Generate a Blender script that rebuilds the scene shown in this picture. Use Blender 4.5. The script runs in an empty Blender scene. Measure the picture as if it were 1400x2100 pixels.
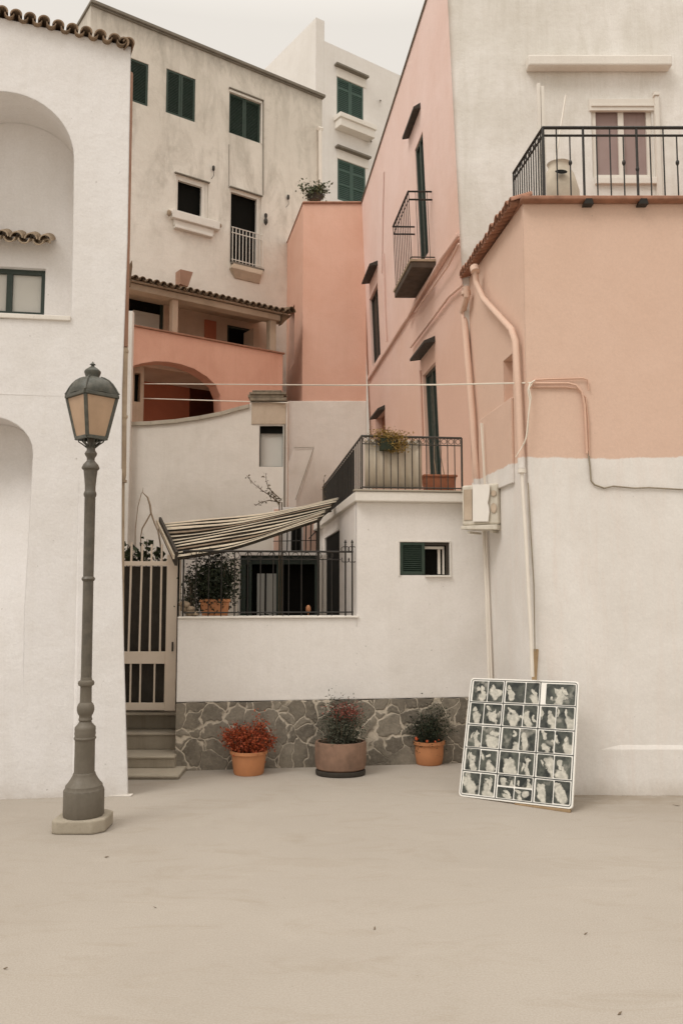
import bpy, bmesh, math, random
from mathutils import Vector as V, Matrix
from mathutils.geometry import tessellate_polygon
R = math.radians
SC = bpy.context.scene
COL = SC.collection
random.seed(7)

# ------------------------------------------------------------------ camera
F = 1700.0                      # focal length in photo pixels (photo 1400 x 2100)
EYE = V((0, 0, 2.0))
PITCH = math.atan(150 / F)
cd = bpy.data.cameras.new("camera")
cam = bpy.data.objects.new("camera", cd)
COL.objects.link(cam)
cam.location = EYE
cam.rotation_euler = (math.pi / 2 + PITCH, 0, 0)
cd.sensor_fit = 'AUTO'
cd.sensor_width = 36
cd.lens = F / 2100 * 36
cd.clip_start = 0.05
cd.clip_end = 2000
SC.camera = cam

# ------------------------------------------------------------------ world, sun, exposure
SUN_EL, SUN_AZ = R(52), R(228)          # azimuth clockwise from +Y : behind the camera, slightly left
wd = bpy.data.worlds.new("World")
SC.world = wd
wd.use_nodes = True
wt = wd.node_tree
wt.nodes.clear()
o_ = wt.nodes.new('ShaderNodeOutputWorld')
bg = wt.nodes.new('ShaderNodeBackground')
sky = wt.nodes.new('ShaderNodeTexSky')
sky.sky_type = 'NISHITA'
sky.sun_disc = False
sky.sun_elevation = SUN_EL
sky.sun_rotation = SUN_AZ
sky.dust_density = 4.0
sky.air_density = 1.0
bwn = wt.nodes.new('ShaderNodeRGBToBW')
wt.links.new(sky.outputs[0], bwn.inputs[0])
tint = wt.nodes.new('ShaderNodeMix'); tint.data_type = 'RGBA'; tint.blend_type = 'MULTIPLY'
tint.inputs[0].default_value = 1
wt.links.new(bwn.outputs[0], tint.inputs[6])
tint.inputs[7].default_value = (.92, 0.86, 0.78, 1)
geo = wt.nodes.new('ShaderNodeTexCoord')
sep = wt.nodes.new('ShaderNodeSeparateXYZ')
wt.links.new(geo.outputs['Generated'], sep.inputs[0])
mr = wt.nodes.new('ShaderNodeMapRange')
mr.inputs[1].default_value = 0.58; mr.inputs[2].default_value = 1.0
mr.inputs[3].default_value = 0.95; mr.inputs[4].default_value = 2.75
wt.links.new(sep.outputs[2], mr.inputs[0])
ov = wt.nodes.new('ShaderNodeMix'); ov.data_type = 'RGBA'; ov.blend_type = 'MULTIPLY'
ov.inputs[0].default_value = 1
ov.inputs[6].default_value = (8.5, 8.02, 7.38, 1)      # overcast layer, brighter towards the zenith
wt.links.new(mr.outputs[0], ov.inputs[7])
mx = wt.nodes.new('ShaderNodeMix'); mx.data_type = 'RGBA'
mx.inputs[0].default_value = 0.95
wt.links.new(tint.outputs[2], mx.inputs[6])
wt.links.new(ov.outputs[2], mx.inputs[7])
wt.links.new(mx.outputs[2], bg.inputs[0])
bg.inputs[1].default_value = 0.1
wt.links.new(bg.outputs[0], o_.inputs[0])

sl = bpy.data.lights.new("sun", 'SUN')
sl.energy = 1.15
sl.angle = R(22)
sl.color = (1.0, 0.975, 0.935)
sun = bpy.data.objects.new("sun", sl)
COL.objects.link(sun)
sd = V((math.sin(SUN_AZ) * math.cos(SUN_EL), math.cos(SUN_AZ) * math.cos(SUN_EL), math.sin(SUN_EL)))
sun.rotation_euler = sd.to_track_quat('Z', 'Y').to_euler()
SC.view_settings.view_transform = 'Standard'
SC.view_settings.look = 'None'
SC.view_settings.exposure = 0.09
SC.view_settings.gamma = 1.0
SC.view_settings.use_curve_mapping = False
SC.cycles.max_bounces = 8
SC.cycles.diffuse_bounces = 5

# ------------------------------------------------------------------ projection helpers (photo pixel -> ray)
_c, _s = math.cos(PITCH), math.sin(PITCH)
def ray(px, py):
    u = (px - 700) / F; v = (1050 - py) / F
    return V((u, _c - v * _s, _s + v * _c))
def P(px, py, Y):
    r = ray(px, py); k = Y / r.y
    return EYE + r * k
def G(px, py, z=0.0):
    r = ray(px, py); k = (z - EYE.z) / r.z
    return EYE + r * k
def plan(px, Y):
    p = P(px, 1200, Y)
    return V((p.x, p.y, 0))

class W:                                   # a wall plane: s along, h up, o outwards (towards the camera side)
    def __init__(self, a, b=None, u=None, up=V((0, 0, 1))):
        self.a = a.copy()
        self.u = (u if u is not None else (b - a)).normalized()
        up = up.normalized()
        self.up = (up - self.u * up.dot(self.u)).normalized()
        n = self.u.cross(self.up)
        if n.dot(EYE - a) < 0: n = -n
        self.n = n.normalized()
        self.L = (b - a).length if b is not None else 0
    def at(self, px, py, o=0.0):
        r = ray(px, py)
        a = self.a + self.n * o
        k = (a - EYE).dot(self.n) / r.dot(self.n)
        d = EYE + r * k - a
        return (d.dot(self.u), d.dot(self.up))
    def pt(self, s, h, o=0.0):
        return self.a + self.u * s + self.up * h + self.n * o
    def px(self, x, y, o=0.0):
        s, h = self.at(x, y, o)
        return self.pt(s, h, o)
    def off(self, o):
        return W(self.a + self.n * o, u=self.u, up=self.up)
    def rect(self, TL, TR, BR, BL, o=0.0):
        q = [self.at(*p, o) for p in (TL, TR, BR, BL)]
        s0 = (q[0][0] + q[3][0]) / 2; s1 = (q[1][0] + q[2][0]) / 2
        h1 = (q[0][1] + q[1][1]) / 2; h0 = (q[2][1] + q[3][1]) / 2
        if s0 > s1: s0, s1 = s1, s0
        return s0, s1, h0, h1

# ------------------------------------------------------------------ mesh builder
class MB:
    def __init__(self): self.v = []; self.f = []
    def add(self, vs, fs):
        b = len(self.v)
        self.v += [V(x) for x in vs]
        self.f += [tuple(b + i for i in f) for f in fs]
        return self
    def hexa(self, q):                     # 4 bottom + 4 top
        return self.add(q, [(0, 3, 2, 1), (4, 5, 6, 7), (0, 1, 5, 4), (1, 2, 6, 5), (2, 3, 7, 6), (3, 0, 4, 7)])
    def box(self, w, s0, s1, h0, h1, o0, o1):
        return self.hexa([w.pt(s0, h0, o0), w.pt(s1, h0, o0), w.pt(s1, h0, o1), w.pt(s0, h0, o1),
                          w.pt(s0, h1, o0), w.pt(s1, h1, o0), w.pt(s1, h1, o1), w.pt(s0, h1, o1)])
    def bar(self, p, q, a, b, ref=V((0, 0, 1))):    # rectangular bar
        d = (q - p).normalized()
        if abs(d.dot(ref)) > .98: ref = V((0, 1, 0))
        x = d.cross(ref).normalized(); y = x.cross(d).normalized()
        x *= a / 2; y *= b / 2
        return self.hexa([p - x - y, p + x - y, p + x + y, p - x + y, q - x - y, q + x - y, q + x + y, q - x + y])
    def tube(self, pts, r, seg=8, cap=True):
        pts = [V(p) for p in pts]; n = len(pts)
        rs = r if isinstance(r, (list, tuple)) else [r] * n
        t = [(pts[min(i + 1, n - 1)] - pts[max(i - 1, 0)]).normalized() for i in range(n)]
        ref = V((0, 0, 1)) if abs(t[0].z) < .9 else V((1, 0, 0))
        x = t[0].cross(ref).normalized()
        b = len(self.v)
        for i in range(n):
            x = (x - t[i] * x.dot(t[i])).normalized(); y = t[i].cross(x)
            for k in range(seg):
                a = 2 * math.pi * k / seg
                self.v.append(pts[i] + (x * math.cos(a) + y * math.sin(a)) * rs[i])
        for i in range(n - 1):
            for k in range(seg):
                k2 = (k + 1) % seg
                self.f.append((b + i * seg + k, b + i * seg + k2, b + (i + 1) * seg + k2, b + (i + 1) * seg + k))
        if cap:
            self.f.append(tuple(b + k for k in range(seg))[::-1])
            self.f.append(tuple(b + (n - 1) * seg + k for k in range(seg)))
        return self
    def lathe(self, prof, c, seg=24, sx=1, sy=1, rot=0, capb=True, capt=True, wob=0):
        b = len(self.v); n = len(prof)
        for r, z in prof:
            for k in range(seg):
                a = 2 * math.pi * k / seg + rot
                w = 1 + wob * math.sin(3 * a + z * 5)
                self.v.append(V((c[0] + r * sx * w * math.cos(a), c[1] + r * sy * w * math.sin(a), c[2] + z)))
        for i in range(n - 1):
            for k in range(seg):
                k2 = (k + 1) % seg
                self.f.append((b + i * seg + k, b + i * seg + k2, b + (i + 1) * seg + k2, b + (i + 1) * seg + k))
        if capb: self.f.append(tuple(b + k for k in range(seg))[::-1])
        if capt: self.f.append(tuple(b + (n - 1) * seg + k for k in range(seg)))
        return self
    def prism(self, poly, d):              # planar 3-D outline pushed along d
        n = len(poly); d = V(d)
        tr = tessellate_polygon([[V(p) for p in poly]])
        vs = [V(p) for p in poly] + [V(p) + d for p in poly]
        fs = [tuple(t) for t in tr] + [tuple(i + n for i in t)[::-1] for t in tr]
        fs += [(i, (i + 1) % n, (i + 1) % n + n, i + n) for i in range(n)]
        return self.add(vs, fs)
    def shell(self, p, q, right, up, r, t=.012, seg=8, flip=False, r2=None):   # a barrel tile
        b = len(self.v); r2 = r2 or r
        for pp, rr in ((p, r), (q, r2)):
            for rad in (rr, rr - t):
                for k in range(seg + 1):
                    a = math.pi * k / seg
                    self.v.append(pp + right * math.cos(a) * rad + up * math.sin(a) * rad * (-1 if flip else 1))
        m = seg + 1
        for k in range(seg):
            self.f.append((b + k, b + k + 1, b + 2 * m + k + 1, b + 2 * m + k))
            self.f.append((b + m + k, b + 3 * m + k, b + 3 * m + k + 1, b + m + k + 1))
            self.f.append((b + k, b + m + k, b + m + k + 1, b + k + 1))
            self.f.append((b + 2 * m + k, b + 2 * m + k + 1, b + 3 * m + k + 1, b + 3 * m + k))
        for k in (0, seg):
            self.f.append((b + k, b + 2 * m + k, b + 3 * m + k, b + m + k))
        return self
    def leaf(self, c, size, nrm=None, asp=.5):
        d = V((random.gauss(0, 1), random.gauss(0, 1), random.gauss(0, .8)))
        if d.length < 1e-3: d = V((1, 0, 0))
        d.normalize()
        w = d.cross(V((random.gauss(0, 1), random.gauss(0, 1), random.gauss(0, 1)))).normalized()
        n = d.cross(w)
        a = size; bw = size * asp
        return self.add([c, c + d * a * .5 + w * bw * .5 + n * a * .08, c + d * a, c + d * a * .5 - w * bw * .5 + n * a * .08],
                        [(0, 1, 2), (0, 2, 3)])
    def build(self, name, m, parent=None, smooth=None, merge=False, bevel=0, bseg=2):
        off = root_loc(parent)
        me = bpy.data.meshes.new(name)
        me.from_pydata([v - off for v in self.v], [], self.f)
        bm = bmesh.new(); bm.from_mesh(me)
        if merge: bmesh.ops.remove_doubles(bm, verts=bm.verts, dist=1e-4)
        bmesh.ops.recalc_face_normals(bm, faces=bm.faces)
        bm.to_mesh(me); bm.free()
        if smooth is not None:
            me.polygons.foreach_set('use_smooth', [True] * len(me.polygons))
            me.set_sharp_from_angle(angle=R(smooth))
        for mm in (m if isinstance(m, (list, tuple)) else [m]): me.materials.append(mm)
        o = bpy.data.objects.new(name, me)
        COL.objects.link(o)
        if parent is not None: o.parent = parent
        if bevel:
            b = o.modifiers.new('bevel', 'BEVEL'); b.width = bevel; b.segments = bseg
            b.limit_method = 'ANGLE'; b.angle_limit = R(40)
        return o

ROOT = {}
def root_loc(p):
    while p is not None and p.parent is not None: p = p.parent
    return ROOT.get(p.name, V((0, 0, 0))) if p is not None else V((0, 0, 0))
def tag(o, label, cat, group=None):
    o['label'] = label; o['category'] = cat
    if group: o['group'] = group
    return o
def thing(name, label, cat, loc, group=None):
    o = bpy.data.objects.new(name, None)
    o.empty_display_size = .3
    COL.objects.link(o); o.location = loc
    ROOT[o.name] = V(loc)
    return tag(o, label, cat, group)
def single(mb, name, m, label, cat, loc, group=None, **k):       # a thing that is one mesh, origin at its base
    off = V(loc)
    for i in range(len(mb.v)): mb.v[i] = mb.v[i] - off
    o = mb.build(name, m, None, **k)
    o.location = off
    return tag(o, label, cat, group)

def wallpoly(mb, w, outer, holes=(), o=0.0, thick=.3, hback=None, sides=True):
    """front face with holes, outer edge going back by thick; each hole = (points, depth | [depth per point])"""
    polys = [[V((s, h, 0)) for s, h in outer]] + [[V((s, h, 0)) for s, h in hp] for hp, d in holes]
    flat = [p for q in polys for p in q]
    tr = tessellate_polygon(polys)
    mb.add([w.pt(p.x, p.y, o) for p in flat], [tuple(t) for t in tr])
    n = len(outer)
    if sides:
        vs = [w.pt(s, h, o) for s, h in outer] + [w.pt(s, h, o - thick) for s, h in outer]
        mb.add(vs, [(i, (i + 1) % n, (i + 1) % n + n, i + n) for i in range(n)])
    for hp, d in holes:
        m = len(hp); ds = d if isinstance(d, (list, tuple)) else [d] * m
        vs = [w.pt(s, h, o) for s, h in hp] + [w.pt(s, h, o - dd) for (s, h), dd in zip(hp, ds)]
        mb.add(vs, [(i, (i + 1) % m, (i + 1) % m + m, i + m) for i in range(m)])
        if hback is not None:
            t2 = tessellate_polygon([[V((s, h, 0)) for s, h in hp]])
            (hback if isinstance(hback, MB) else (hback.append(MB()) or hback[-1])).add(vs[m:], [tuple(t) for t in t2])
    return mb
def rooms(lst, name, m, parent):            # each opening's dark room is a part of its own
    for b in lst: b.build(name, m, parent)
def rpts(r): return [(r[0], r[2]), (r[1], r[2]), (r[1], r[3]), (r[0], r[3])]

# ------------------------------------------------------------------ materials
class NT:
    def __init__(self, name):
        self.m = bpy.data.materials.new(name); self.m.use_nodes = True
        self.t = self.m.node_tree; self.t.nodes.clear()
        self.out = self.n('ShaderNodeOutputMaterial')
        self.b = self.n('ShaderNodeBsdfPrincipled')
        self.t.links.new(self.b.outputs[0], self.out.inputs[0])
    def n(self, typ, ins=None, **kw):
        nd = self.t.nodes.new(typ)
        for k, v in kw.items(): setattr(nd, k, v)
        for k, v in (ins or {}).items(): self.set(nd, k, v)
        return nd
    def set(self, nd, k, v):
        s = nd.inputs[k]
        if isinstance(v, bpy.types.NodeSocket): self.t.links.new(v, s)
        elif isinstance(v, tuple) and len(v) == 3 and s.type == 'RGBA': s.default_value = (*v, 1)
        else: s.default_value = v
    def P(self, **kw):
        for k, v in kw.items(): self.set(self.b, k.replace('_', ' '), v)
    def pos(self):
        return self.n('ShaderNodeNewGeometry').outputs['Position']
    def noise(self, vec, scale, detail=4, rough=.55, dist=0, sc=None, dims='3D'):
        if sc is not None:
            mp = self.n('ShaderNodeMapping', {0: vec, 'Scale': sc}); vec = mp.outputs[0]
        return self.n('ShaderNodeTexNoise', {'Vector': vec, 'Scale': scale, 'Detail': detail, 'Roughness': rough, 'Distortion': dist}).outputs[0]
    def rng(self, x, a, b, c=0.0, d=1.0):
        return self.n('ShaderNodeMapRange', {0: x, 1: a, 2: b, 3: c, 4: d}).outputs[0]
    def mix(self, f, a, b, mode='MIX'):
        nd = self.n('ShaderNodeMix', data_type='RGBA', blend_type=mode)
        for i, v in ((0, f), (6, a), (7, b)): self.set(nd, i, v)
        return nd.outputs[2]
    def math(self, op, a, b=0.0):
        nd = self.n('ShaderNodeMath', operation=op)
        self.set(nd, 0, a); self.set(nd, 1, b)
        return nd.outputs[0]
    def bump(self, h, strength, dist=.02, normal=None):
        d = {'Height': h, 'Strength': strength, 'Distance': dist}
        if normal is not None: d['Normal'] = normal
        return self.n('ShaderNodeBump', d).outputs[0]
    def z(self): return self.n('ShaderNodeSeparateXYZ', {0: self.pos()}).outputs[2]
    def bevel(self, r): return self.n('ShaderNodeBevel', {'Radius': r}, samples=3).outputs[0]

def plaster(name, col, stain, amount=.5, streak=.16, streakcol=None, bands=(), bump=.25, topstain=None, bev=.018, scale=.8, splash=True, stsc=(5.5, 5.5, .55), fade_shade=None, chips=0):
    t = NT(name); p = t.pos()
    big = t.noise(p, scale, 6, .62, .6)
    c = t.mix(t.math('MULTIPLY', t.rng(big, .42, .75), amount), col, stain)
    mid = t.noise(p, 5.5, 5, .65)
    c = t.mix(t.math('MULTIPLY', t.rng(mid, .5, .8), .28 * amount + .06), c, stain)
    for z0, below, stain2, ragged in bands:
        zz = t.math('ADD', t.z(), t.math('MULTIPLY', t.math('SUBTRACT', t.noise(p, 3.2, 5, .7), .5), ragged))
        lo = t.mix(t.math('MULTIPLY', t.rng(big, .42, .75), amount), below, stain2)
        c = t.mix(t.rng(zz, z0 - .008, z0 + .008), lo, c)
    if fade_shade:                                     # upper storeys never repainted; on pink, fade plus shade painted in lower down
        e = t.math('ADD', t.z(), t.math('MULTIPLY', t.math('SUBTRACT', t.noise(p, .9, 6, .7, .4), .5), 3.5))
        c = t.mix(t.rng(e, fade_shade[1], fade_shade[0], 0, .8), c, fade_shade[2])
    if fade_shade and scale < .7:
        e = t.noise(p, 1.25, 8, .72, .7, sc=(1, 1, .8))
        up = t.rng(t.math('ADD', t.z(), t.math('MULTIPLY', big, 3)), 10.2, 12.6)
        c = t.mix(t.math('MULTIPLY', t.rng(e, .5, .68, 0, .7), up), c, (.47, .425, .36))
        c = t.mix(t.rng(t.noise(p, 2.3, 7, .7, .5), .6, .7, 0, .35), c, (.80, .75, .67))
    if chips:                                      # flaked spots showing the undercoat
        e = t.noise(p, 2.6, 6, .62, .5, sc=(1, 1, .6))
        c = t.mix(t.rng(e, chips, chips + .012, 0, .7), c, (.80, .74, .67))
    if streak:
        st = t.noise(p, 1.0, 7, .7, .9, sc=stsc)
        st = t.math('MULTIPLY', t.rng(st, .48, .72), streak)
        if topstain: st = t.math('MULTIPLY', st, t.rng(t.math('ADD', t.z(), t.math('MULTIPLY', big, 3)), topstain[0], topstain[1]))
        c = t.mix(st, c, streakcol or stain)
    if topstain and len(topstain) > 2:
        e = t.math('ADD', t.z(), t.math('MULTIPLY', t.noise(p, 1.6, 6, .75, .5, sc=(3, 3, .8)), 1.6))
        c = t.mix(t.rng(e, topstain[2], topstain[3], 0, .85), c, tuple(q * .72 for q in (streakcol or stain)))
    if splash:                                     # splashed dirt along the foot of the wall
        e = t.math('ADD', t.z(), t.math('MULTIPLY', t.noise(p, 4, 6, .7), .35))
        c = t.mix(t.rng(e, .34, .12, 0, .45), c, (.42, .35, .27))
    fine = t.noise(p, 46, 5, .7)
    c = t.mix(t.rng(fine, .3, .7, .0, .10), c, (.12, .10, .08))
    speck = t.noise(p, 21, 3, .5)
    c = t.mix(t.rng(speck, .735, .77, 0, .38), c, (.2, .17, .13))
    b1 = t.bump(t.noise(p, 75, 6, .7), bump, .008, t.bevel(bev) if bev else None)
    b2 = t.bump(t.noise(p, 2.4, 4, .6), bump, .05, b1)
    t.P(Base_Color=c, Roughness=.92, Normal=b2)
    t.b.inputs['Specular IOR Level'].default_value = .2
    return t.m

def paint(name, col, rough=.5, var=.25, metal=0.0, dirt=(.1, .08, .06), scale=14, bump=.08, spec=.4, bev=.004, streak=0.0):
    t = NT(name); p = t.pos()
    a = t.noise(p, scale, 6, .65)
    c = t.mix(t.rng(a, .4, .75, 0, var), col, dirt)
    if streak:
        c = t.mix(t.rng(t.noise(p, 1, 6, .7, sc=(14, 14, 1.2)), .5, .75, 0, streak), c, dirt)
    t.P(Base_Color=c, Roughness=t.rng(t.noise(p, scale * 2.3, 4), .3, .7, rough - .12, min(1, rough + .12)), Metallic=metal,
        Normal=t.bump(t.noise(p, scale * 6, 4), bump, .004, t.bevel(bev) if bev else None))
    t.b.inputs['Specular IOR Level'].default_value = spec
    return t.m

def leafmat(name, c1, c2, c3=None):
    t = NT(name)
    rd = t.n('ShaderNodeNewGeometry').outputs['Random Per Island']
    c = t.mix(rd, c1, c2)
    if c3: c = t.mix(t.rng(rd, .72, .95), c, c3)
    c = t.mix(t.rng(t.noise(t.pos(), 9, 3), .35, .7, 0, .45), c, tuple(x * .35 for x in c1))
    t.P(Base_Color=c, Roughness=.6)
    t.b.inputs['Specular IOR Level'].default_value = .3
    return t.m

def glass(name, col, rough=.08):
    t = NT(name)
    t.P(Base_Color=col, Roughness=rough)
    t.b.inputs['Specular IOR Level'].default_value = .8
    return t.m

WHITE = (.81, .785, .77); WSTAIN = (.62, .57, .505)
M = {}
M['white'] = plaster('white_plaster', WHITE, WSTAIN, .35, bump=.35)
M['annex'] = plaster('annex_plaster', (.82, .78, .74), (.60, .55, .485), .4, bump=.25)
M['back'] = plaster('back_plaster', (.78, .725, .655), (.56, .50, .42), .5, .2, bump=.3)
M['grey'] = plaster('weathered_plaster', (.85, .795, .715), (.69, .63, .55), .6, .75, (.43, .39, .33), topstain=(10.3, 12.6, 14.75, 15.45), bump=.4, scale=.55, stsc=(2.1, 2.1, .45), fade_shade=(12.6, 9.6, (.63, .575, .50)))
M['far'] = plaster('far_plaster', (.80, .765, .725), (.62, .575, .515), .35, .2)
M['cream'] = plaster('cream_plaster', (.82, .79, .745), (.60, .56, .485), .7, .3, (.50, .455, .37), bump=.4)
M['pink'] = plaster('pink_plaster', (.83, .635, .575), (.76, .54, .465), .7, .15, (.68, .48, .39), bump=.22, fade_shade=(4.6, 8.8, (.67, .425, .315)), chips=.72)  # deeper towards the bottom: paint fade, plus ambient shade painted into the colour
M['wing'] = plaster('wing_plaster', (.70, .50, .395), (.65, .45, .345), .6, bands=((3.255, (.80, .765, .725), (.62, .575, .52), .10),), bump=.2)
M['orange'] = plaster('orange_plaster', (.73, .45, .345), (.66, .37, .265), .75, .2, (.58, .32, .22), bands=((5.93, (.78, .73, .66), (.58, .52, .44), .10),), bump=.25, chips=.735)
M['terra'] = plaster('terracotta_plaster', (.77, .445, .33), (.67, .35, .25), .8, .2, (.52, .24, .15), bump=.25)
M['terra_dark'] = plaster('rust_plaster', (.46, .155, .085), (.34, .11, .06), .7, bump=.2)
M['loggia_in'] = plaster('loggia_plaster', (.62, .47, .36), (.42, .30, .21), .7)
M['beigepl'] = plaster('beige_plaster', (.58, .47, .36), (.36, .27, .19), .8, .3)

def ground_mat():
    t = NT('dusty_paving'); p = t.pos()
    a = t.noise(p, .45, 6, .6, .4)
    c = t.mix(t.rng(a, .3, .7), (.42, .378, .328), (.37, .33, .283))
    c = t.mix(t.rng(t.noise(p, 1.3, 7, .7, 1.2, sc=(1, 2.6, 1)), .52, .72, 0, .42), c, (.30, .25, .19))
    c = t.mix(t.rng(t.noise(p, 2.1, 6, .65, .8, sc=(.7, 2.2, 1)), .60, .70, 0, .10), c, (.58, .52, .45))
    sp = t.n('ShaderNodeSeparateXYZ', {0: p})
    dm = t.math('MULTIPLY', t.rng(sp.outputs[1], 7.35, 8.1), t.rng(sp.outputs[0], 1.6, 2.3))      # trodden dirt along the right wall
    dm = t.math('MULTIPLY', dm, t.rng(t.noise(p, 2.2, 6, .7, .6, sc=(1, 2.2, 1)), .35, .6))
    c = t.mix(t.math('MULTIPLY', dm, .6), c, (.24, .185, .125))
    c = t.mix(t.rng(t.noise(p, 95, 4, .7), .38, .68, 0, .42), c, (.25, .21, .165))
    c = t.mix(t.rng(t.noise(p, 34, 3, .5), .72, .78, 0, .5), c, (.17, .14, .10))
    t.P(Base_Color=c, Roughness=.93, Normal=t.bump(t.noise(p, 130, 5, .7), .35, .006, t.bump(t.noise(p, 3, 5), .25, .05)))
    t.b.inputs['Specular IOR Level'].default_value = .2
    return t.m
M['ground'] = ground_mat()

def stone_mat():
    t = NT('fieldstone'); p = t.pos()
    w = t.n('ShaderNodeTexNoise', {'Vector': p, 'Scale': 3.0, 'Detail': 3}).outputs['Color']
    vv = t.n('ShaderNodeVectorMath', {0: w, 1: (.5, .5, .5)}, operation='SUBTRACT').outputs[0]
    vv = t.n('ShaderNodeVectorMath', {0: vv, 'Scale': .34}, operation='SCALE').outputs[0]
    vv = t.n('ShaderNodeVectorMath', {0: vv, 1: p}, operation='ADD').outputs[0]
    mp = t.n('ShaderNodeMapping', {0: vv, 'Scale': (1, .2, .8)}).outputs[0]
    vd = t.n('ShaderNodeTexVoronoi', {'Vector': mp, 'Scale': 5.4, 'Randomness': 1.0}, feature='DISTANCE_TO_EDGE').outputs['Distance']
    vc = t.n('ShaderNodeTexVoronoi', {'Vector': mp, 'Scale': 5.4, 'Randomness': 1.0}).outputs['Color']
    r = t.n('ShaderNodeSeparateColor', {0: vc}).outputs[0]
    st = t.mix(r, (.135, .115, .09), (.27, .235, .185))
    st = t.mix(t.rng(t.noise(p, 6, 7, .75, .6), .4, .7, 0, .75), st, (.105, .09, .068))
    st = t.mix(t.rng(t.noise(p, 2.2, 5, .7, .6), .5, .7, 0, .45), st, (.31, .265, .20))
    st = t.mix(t.rng(t.noise(p, 30, 5, .7), .5, .72, 0, .5), st, (.36, .315, .25))
    # mortar joints of varying width, some smeared over
    wid = t.rng(t.noise(p, 2.6, 5, .65), .38, .64, -.02, .040)
    e = t.math('SUBTRACT', vd, wid)
    mask = t.rng(t.math('ADD', e, t.math('MULTIPLY', t.math('SUBTRACT', t.noise(p, 22, 6, .75), .5), .075)), 0.0, .03)
    mort = t.mix(t.rng(t.noise(p, 3.4, 5, .7), .45, .72), (.54, .47, .375), (.27, .232, .18))
    c = t.mix(mask, mort, st)
    hgt = t.math('ADD', t.math('MULTIPLY', t.rng(e, 0, .05), .6), t.math('MULTIPLY', t.noise(p, 16, 6, .7), .8))
    t.P(Base_Color=c, Roughness=.9, Normal=t.bump(hgt, .6, .028))
    return t.m
M['stone'] = stone_mat()
M['concrete'] = plaster('step_concrete', (.36, .315, .245), (.24, .205, .155), .8, .5, (.20, .17, .13), bump=.5, bev=.02, splash=False)
M['tread'] = plaster('tread_concrete', (.47, .415, .33), (.33, .28, .22), .7, bump=.5, bev=.02, splash=False)
M['plinth'] = plaster('plinth_concrete', (.40, .35, .275), (.27, .235, .18), .7, .3, (.24, .20, .15), bump=.5, bev=.025, splash=False)
M['lamp'] = paint('lamp_iron', (.085, .074, .058), .5, .5, .1, (.19, .16, .12), 11, .25, .5, .006, streak=.35)
M['lampbase'] = paint('lamp_base_paint', (.155, .134, .105), .62, .6, 0, (.10, .085, .065), 8, .3, .3, .006, streak=.5)
M['lamptop'] = paint('lamp_top_paint', (.06, .062, .05), .48, .5, .1, (.18, .165, .13), 16, .25, .5, .006)
M['iron'] = paint('black_iron', (.022, .02, .017), .5, .3, .2, (.07, .05, .035), 20, .1)
M['brownrail'] = paint('grey_iron', (.05, .046, .04), .55, .4, .1, (.12, .09, .06), 18, .1)
M['green'] = paint('green_shutter_paint', (.022, .042, .028), .55, .35, 0, (.06, .07, .055), 6, .1)
M['green2'] = paint('faded_green_shutter_paint', (.045, .088, .068), .6, .3, 0, (.10, .13, .11), 6, .1)
M['greenframe'] = paint('green_frame_paint', (.03, .045, .035), .5, .3, 0, (.05, .05, .045), 8, .1)
M['frame'] = paint('white_frame_paint', (.72, .67, .60), .5, .2, 0, (.45, .40, .33), 9, .08)
M['trim'] = plaster('trim_plaster', (.80, .755, .69), (.62, .565, .49), .4, bump=.2, bev=.01, splash=False)
M['sand'] = paint('sand_gate_paint', (.80, .69, .57), .55, .2, 0, (.6, .48, .38), 7, .1)
M['dark'] = glass('dark_interior', (.006, .0055, .004), .9)
M['dark'].node_tree.nodes['Principled BSDF'].inputs['Specular IOR Level'].default_value = .15
M['darkwood'] = paint('dark_brown_wood', (.045, .036, .026), .7, .4, 0, (.02, .016, .012), 9, .2)
M['gatepanel'] = paint('gate_backing', (.038, .03, .021), .7, .5, 0, (.015, .012, .009), 5, .2, streak=.5)
M['blind'] = paint('pale_blind', (.56, .54, .49), .45, .12, 0, (.42, .40, .36), 2, .03)
M['reflglass'] = glass('grey_reflection_glass', (.42, .42, .39), .12)  # grey reflection in the door pane, put into its base colour
M['curtain'] = paint('mauve_curtain', (.33, .245, .225), .75, .5, 0, (.24, .16, .15), 1.6, .1, streak=.5)
M['clay'] = paint('clay_tile', (.27, .185, .12), .85, .75, 0, (.11, .085, .06), 9, .5, .2, .006)
M['claydark'] = paint('old_clay_tile', (.20, .135, .085), .88, .8, 0, (.055, .045, .033), 12, .6, .2, .006)
M['claylight'] = paint('pale_clay_tile', (.40, .31, .22), .88, .7, 0, (.16, .12, .085), 12, .6, .2, .006)
M['claypink'] = paint('terracotta_tile', (.37, .19, .125), .85, .7, 0, (.17, .09, .06), 9, .4, .2, .008)
M['hood'] = paint('dark_slate', (.035, .03, .024), .7, .4, 0, (.09, .07, .05), 14, .3)
M['slabdark'] = paint('dark_slab', (.085, .06, .042), .85, .6, 0, (.03, .022, .016), 5, .4)  # balcony slab: very dark brown, mottled by noise
M['pipebrown'] = paint('copper_pipe', (.34, .19, .125), .6, .4, 0, (.20, .11, .07), 5, .2, streak=.3)
M['pipeold'] = paint('weathered_pipe', (.44, .35, .25), .75, .7, 0, (.15, .10, .065), 3.5, .4, streak=.6)
M['pipecream'] = paint('cream_pipe', (.74, .68, .60), .6, .2, 0, (.5, .44, .36), 5, .1)
M['cable'] = paint('white_cable', (.72, .65, .55), .5, .2, 0, (.4, .3, .22), 8, .05, bev=0)
M['cablepink'] = paint('painted_cable', (.66, .43, .32), .6, .3, 0, (.4, .25, .17), 8, .05, bev=0)
M['cabledark'] = paint('dusty_cable', (.32, .27, .20), .7, .4, 0, (.10, .08, .06), 8, .1, bev=0)
M['pot'] = paint('orange_pot', (.52, .225, .10), .75, .4, 0, (.36, .16, .08), 7, .2, .3, .008)
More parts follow.
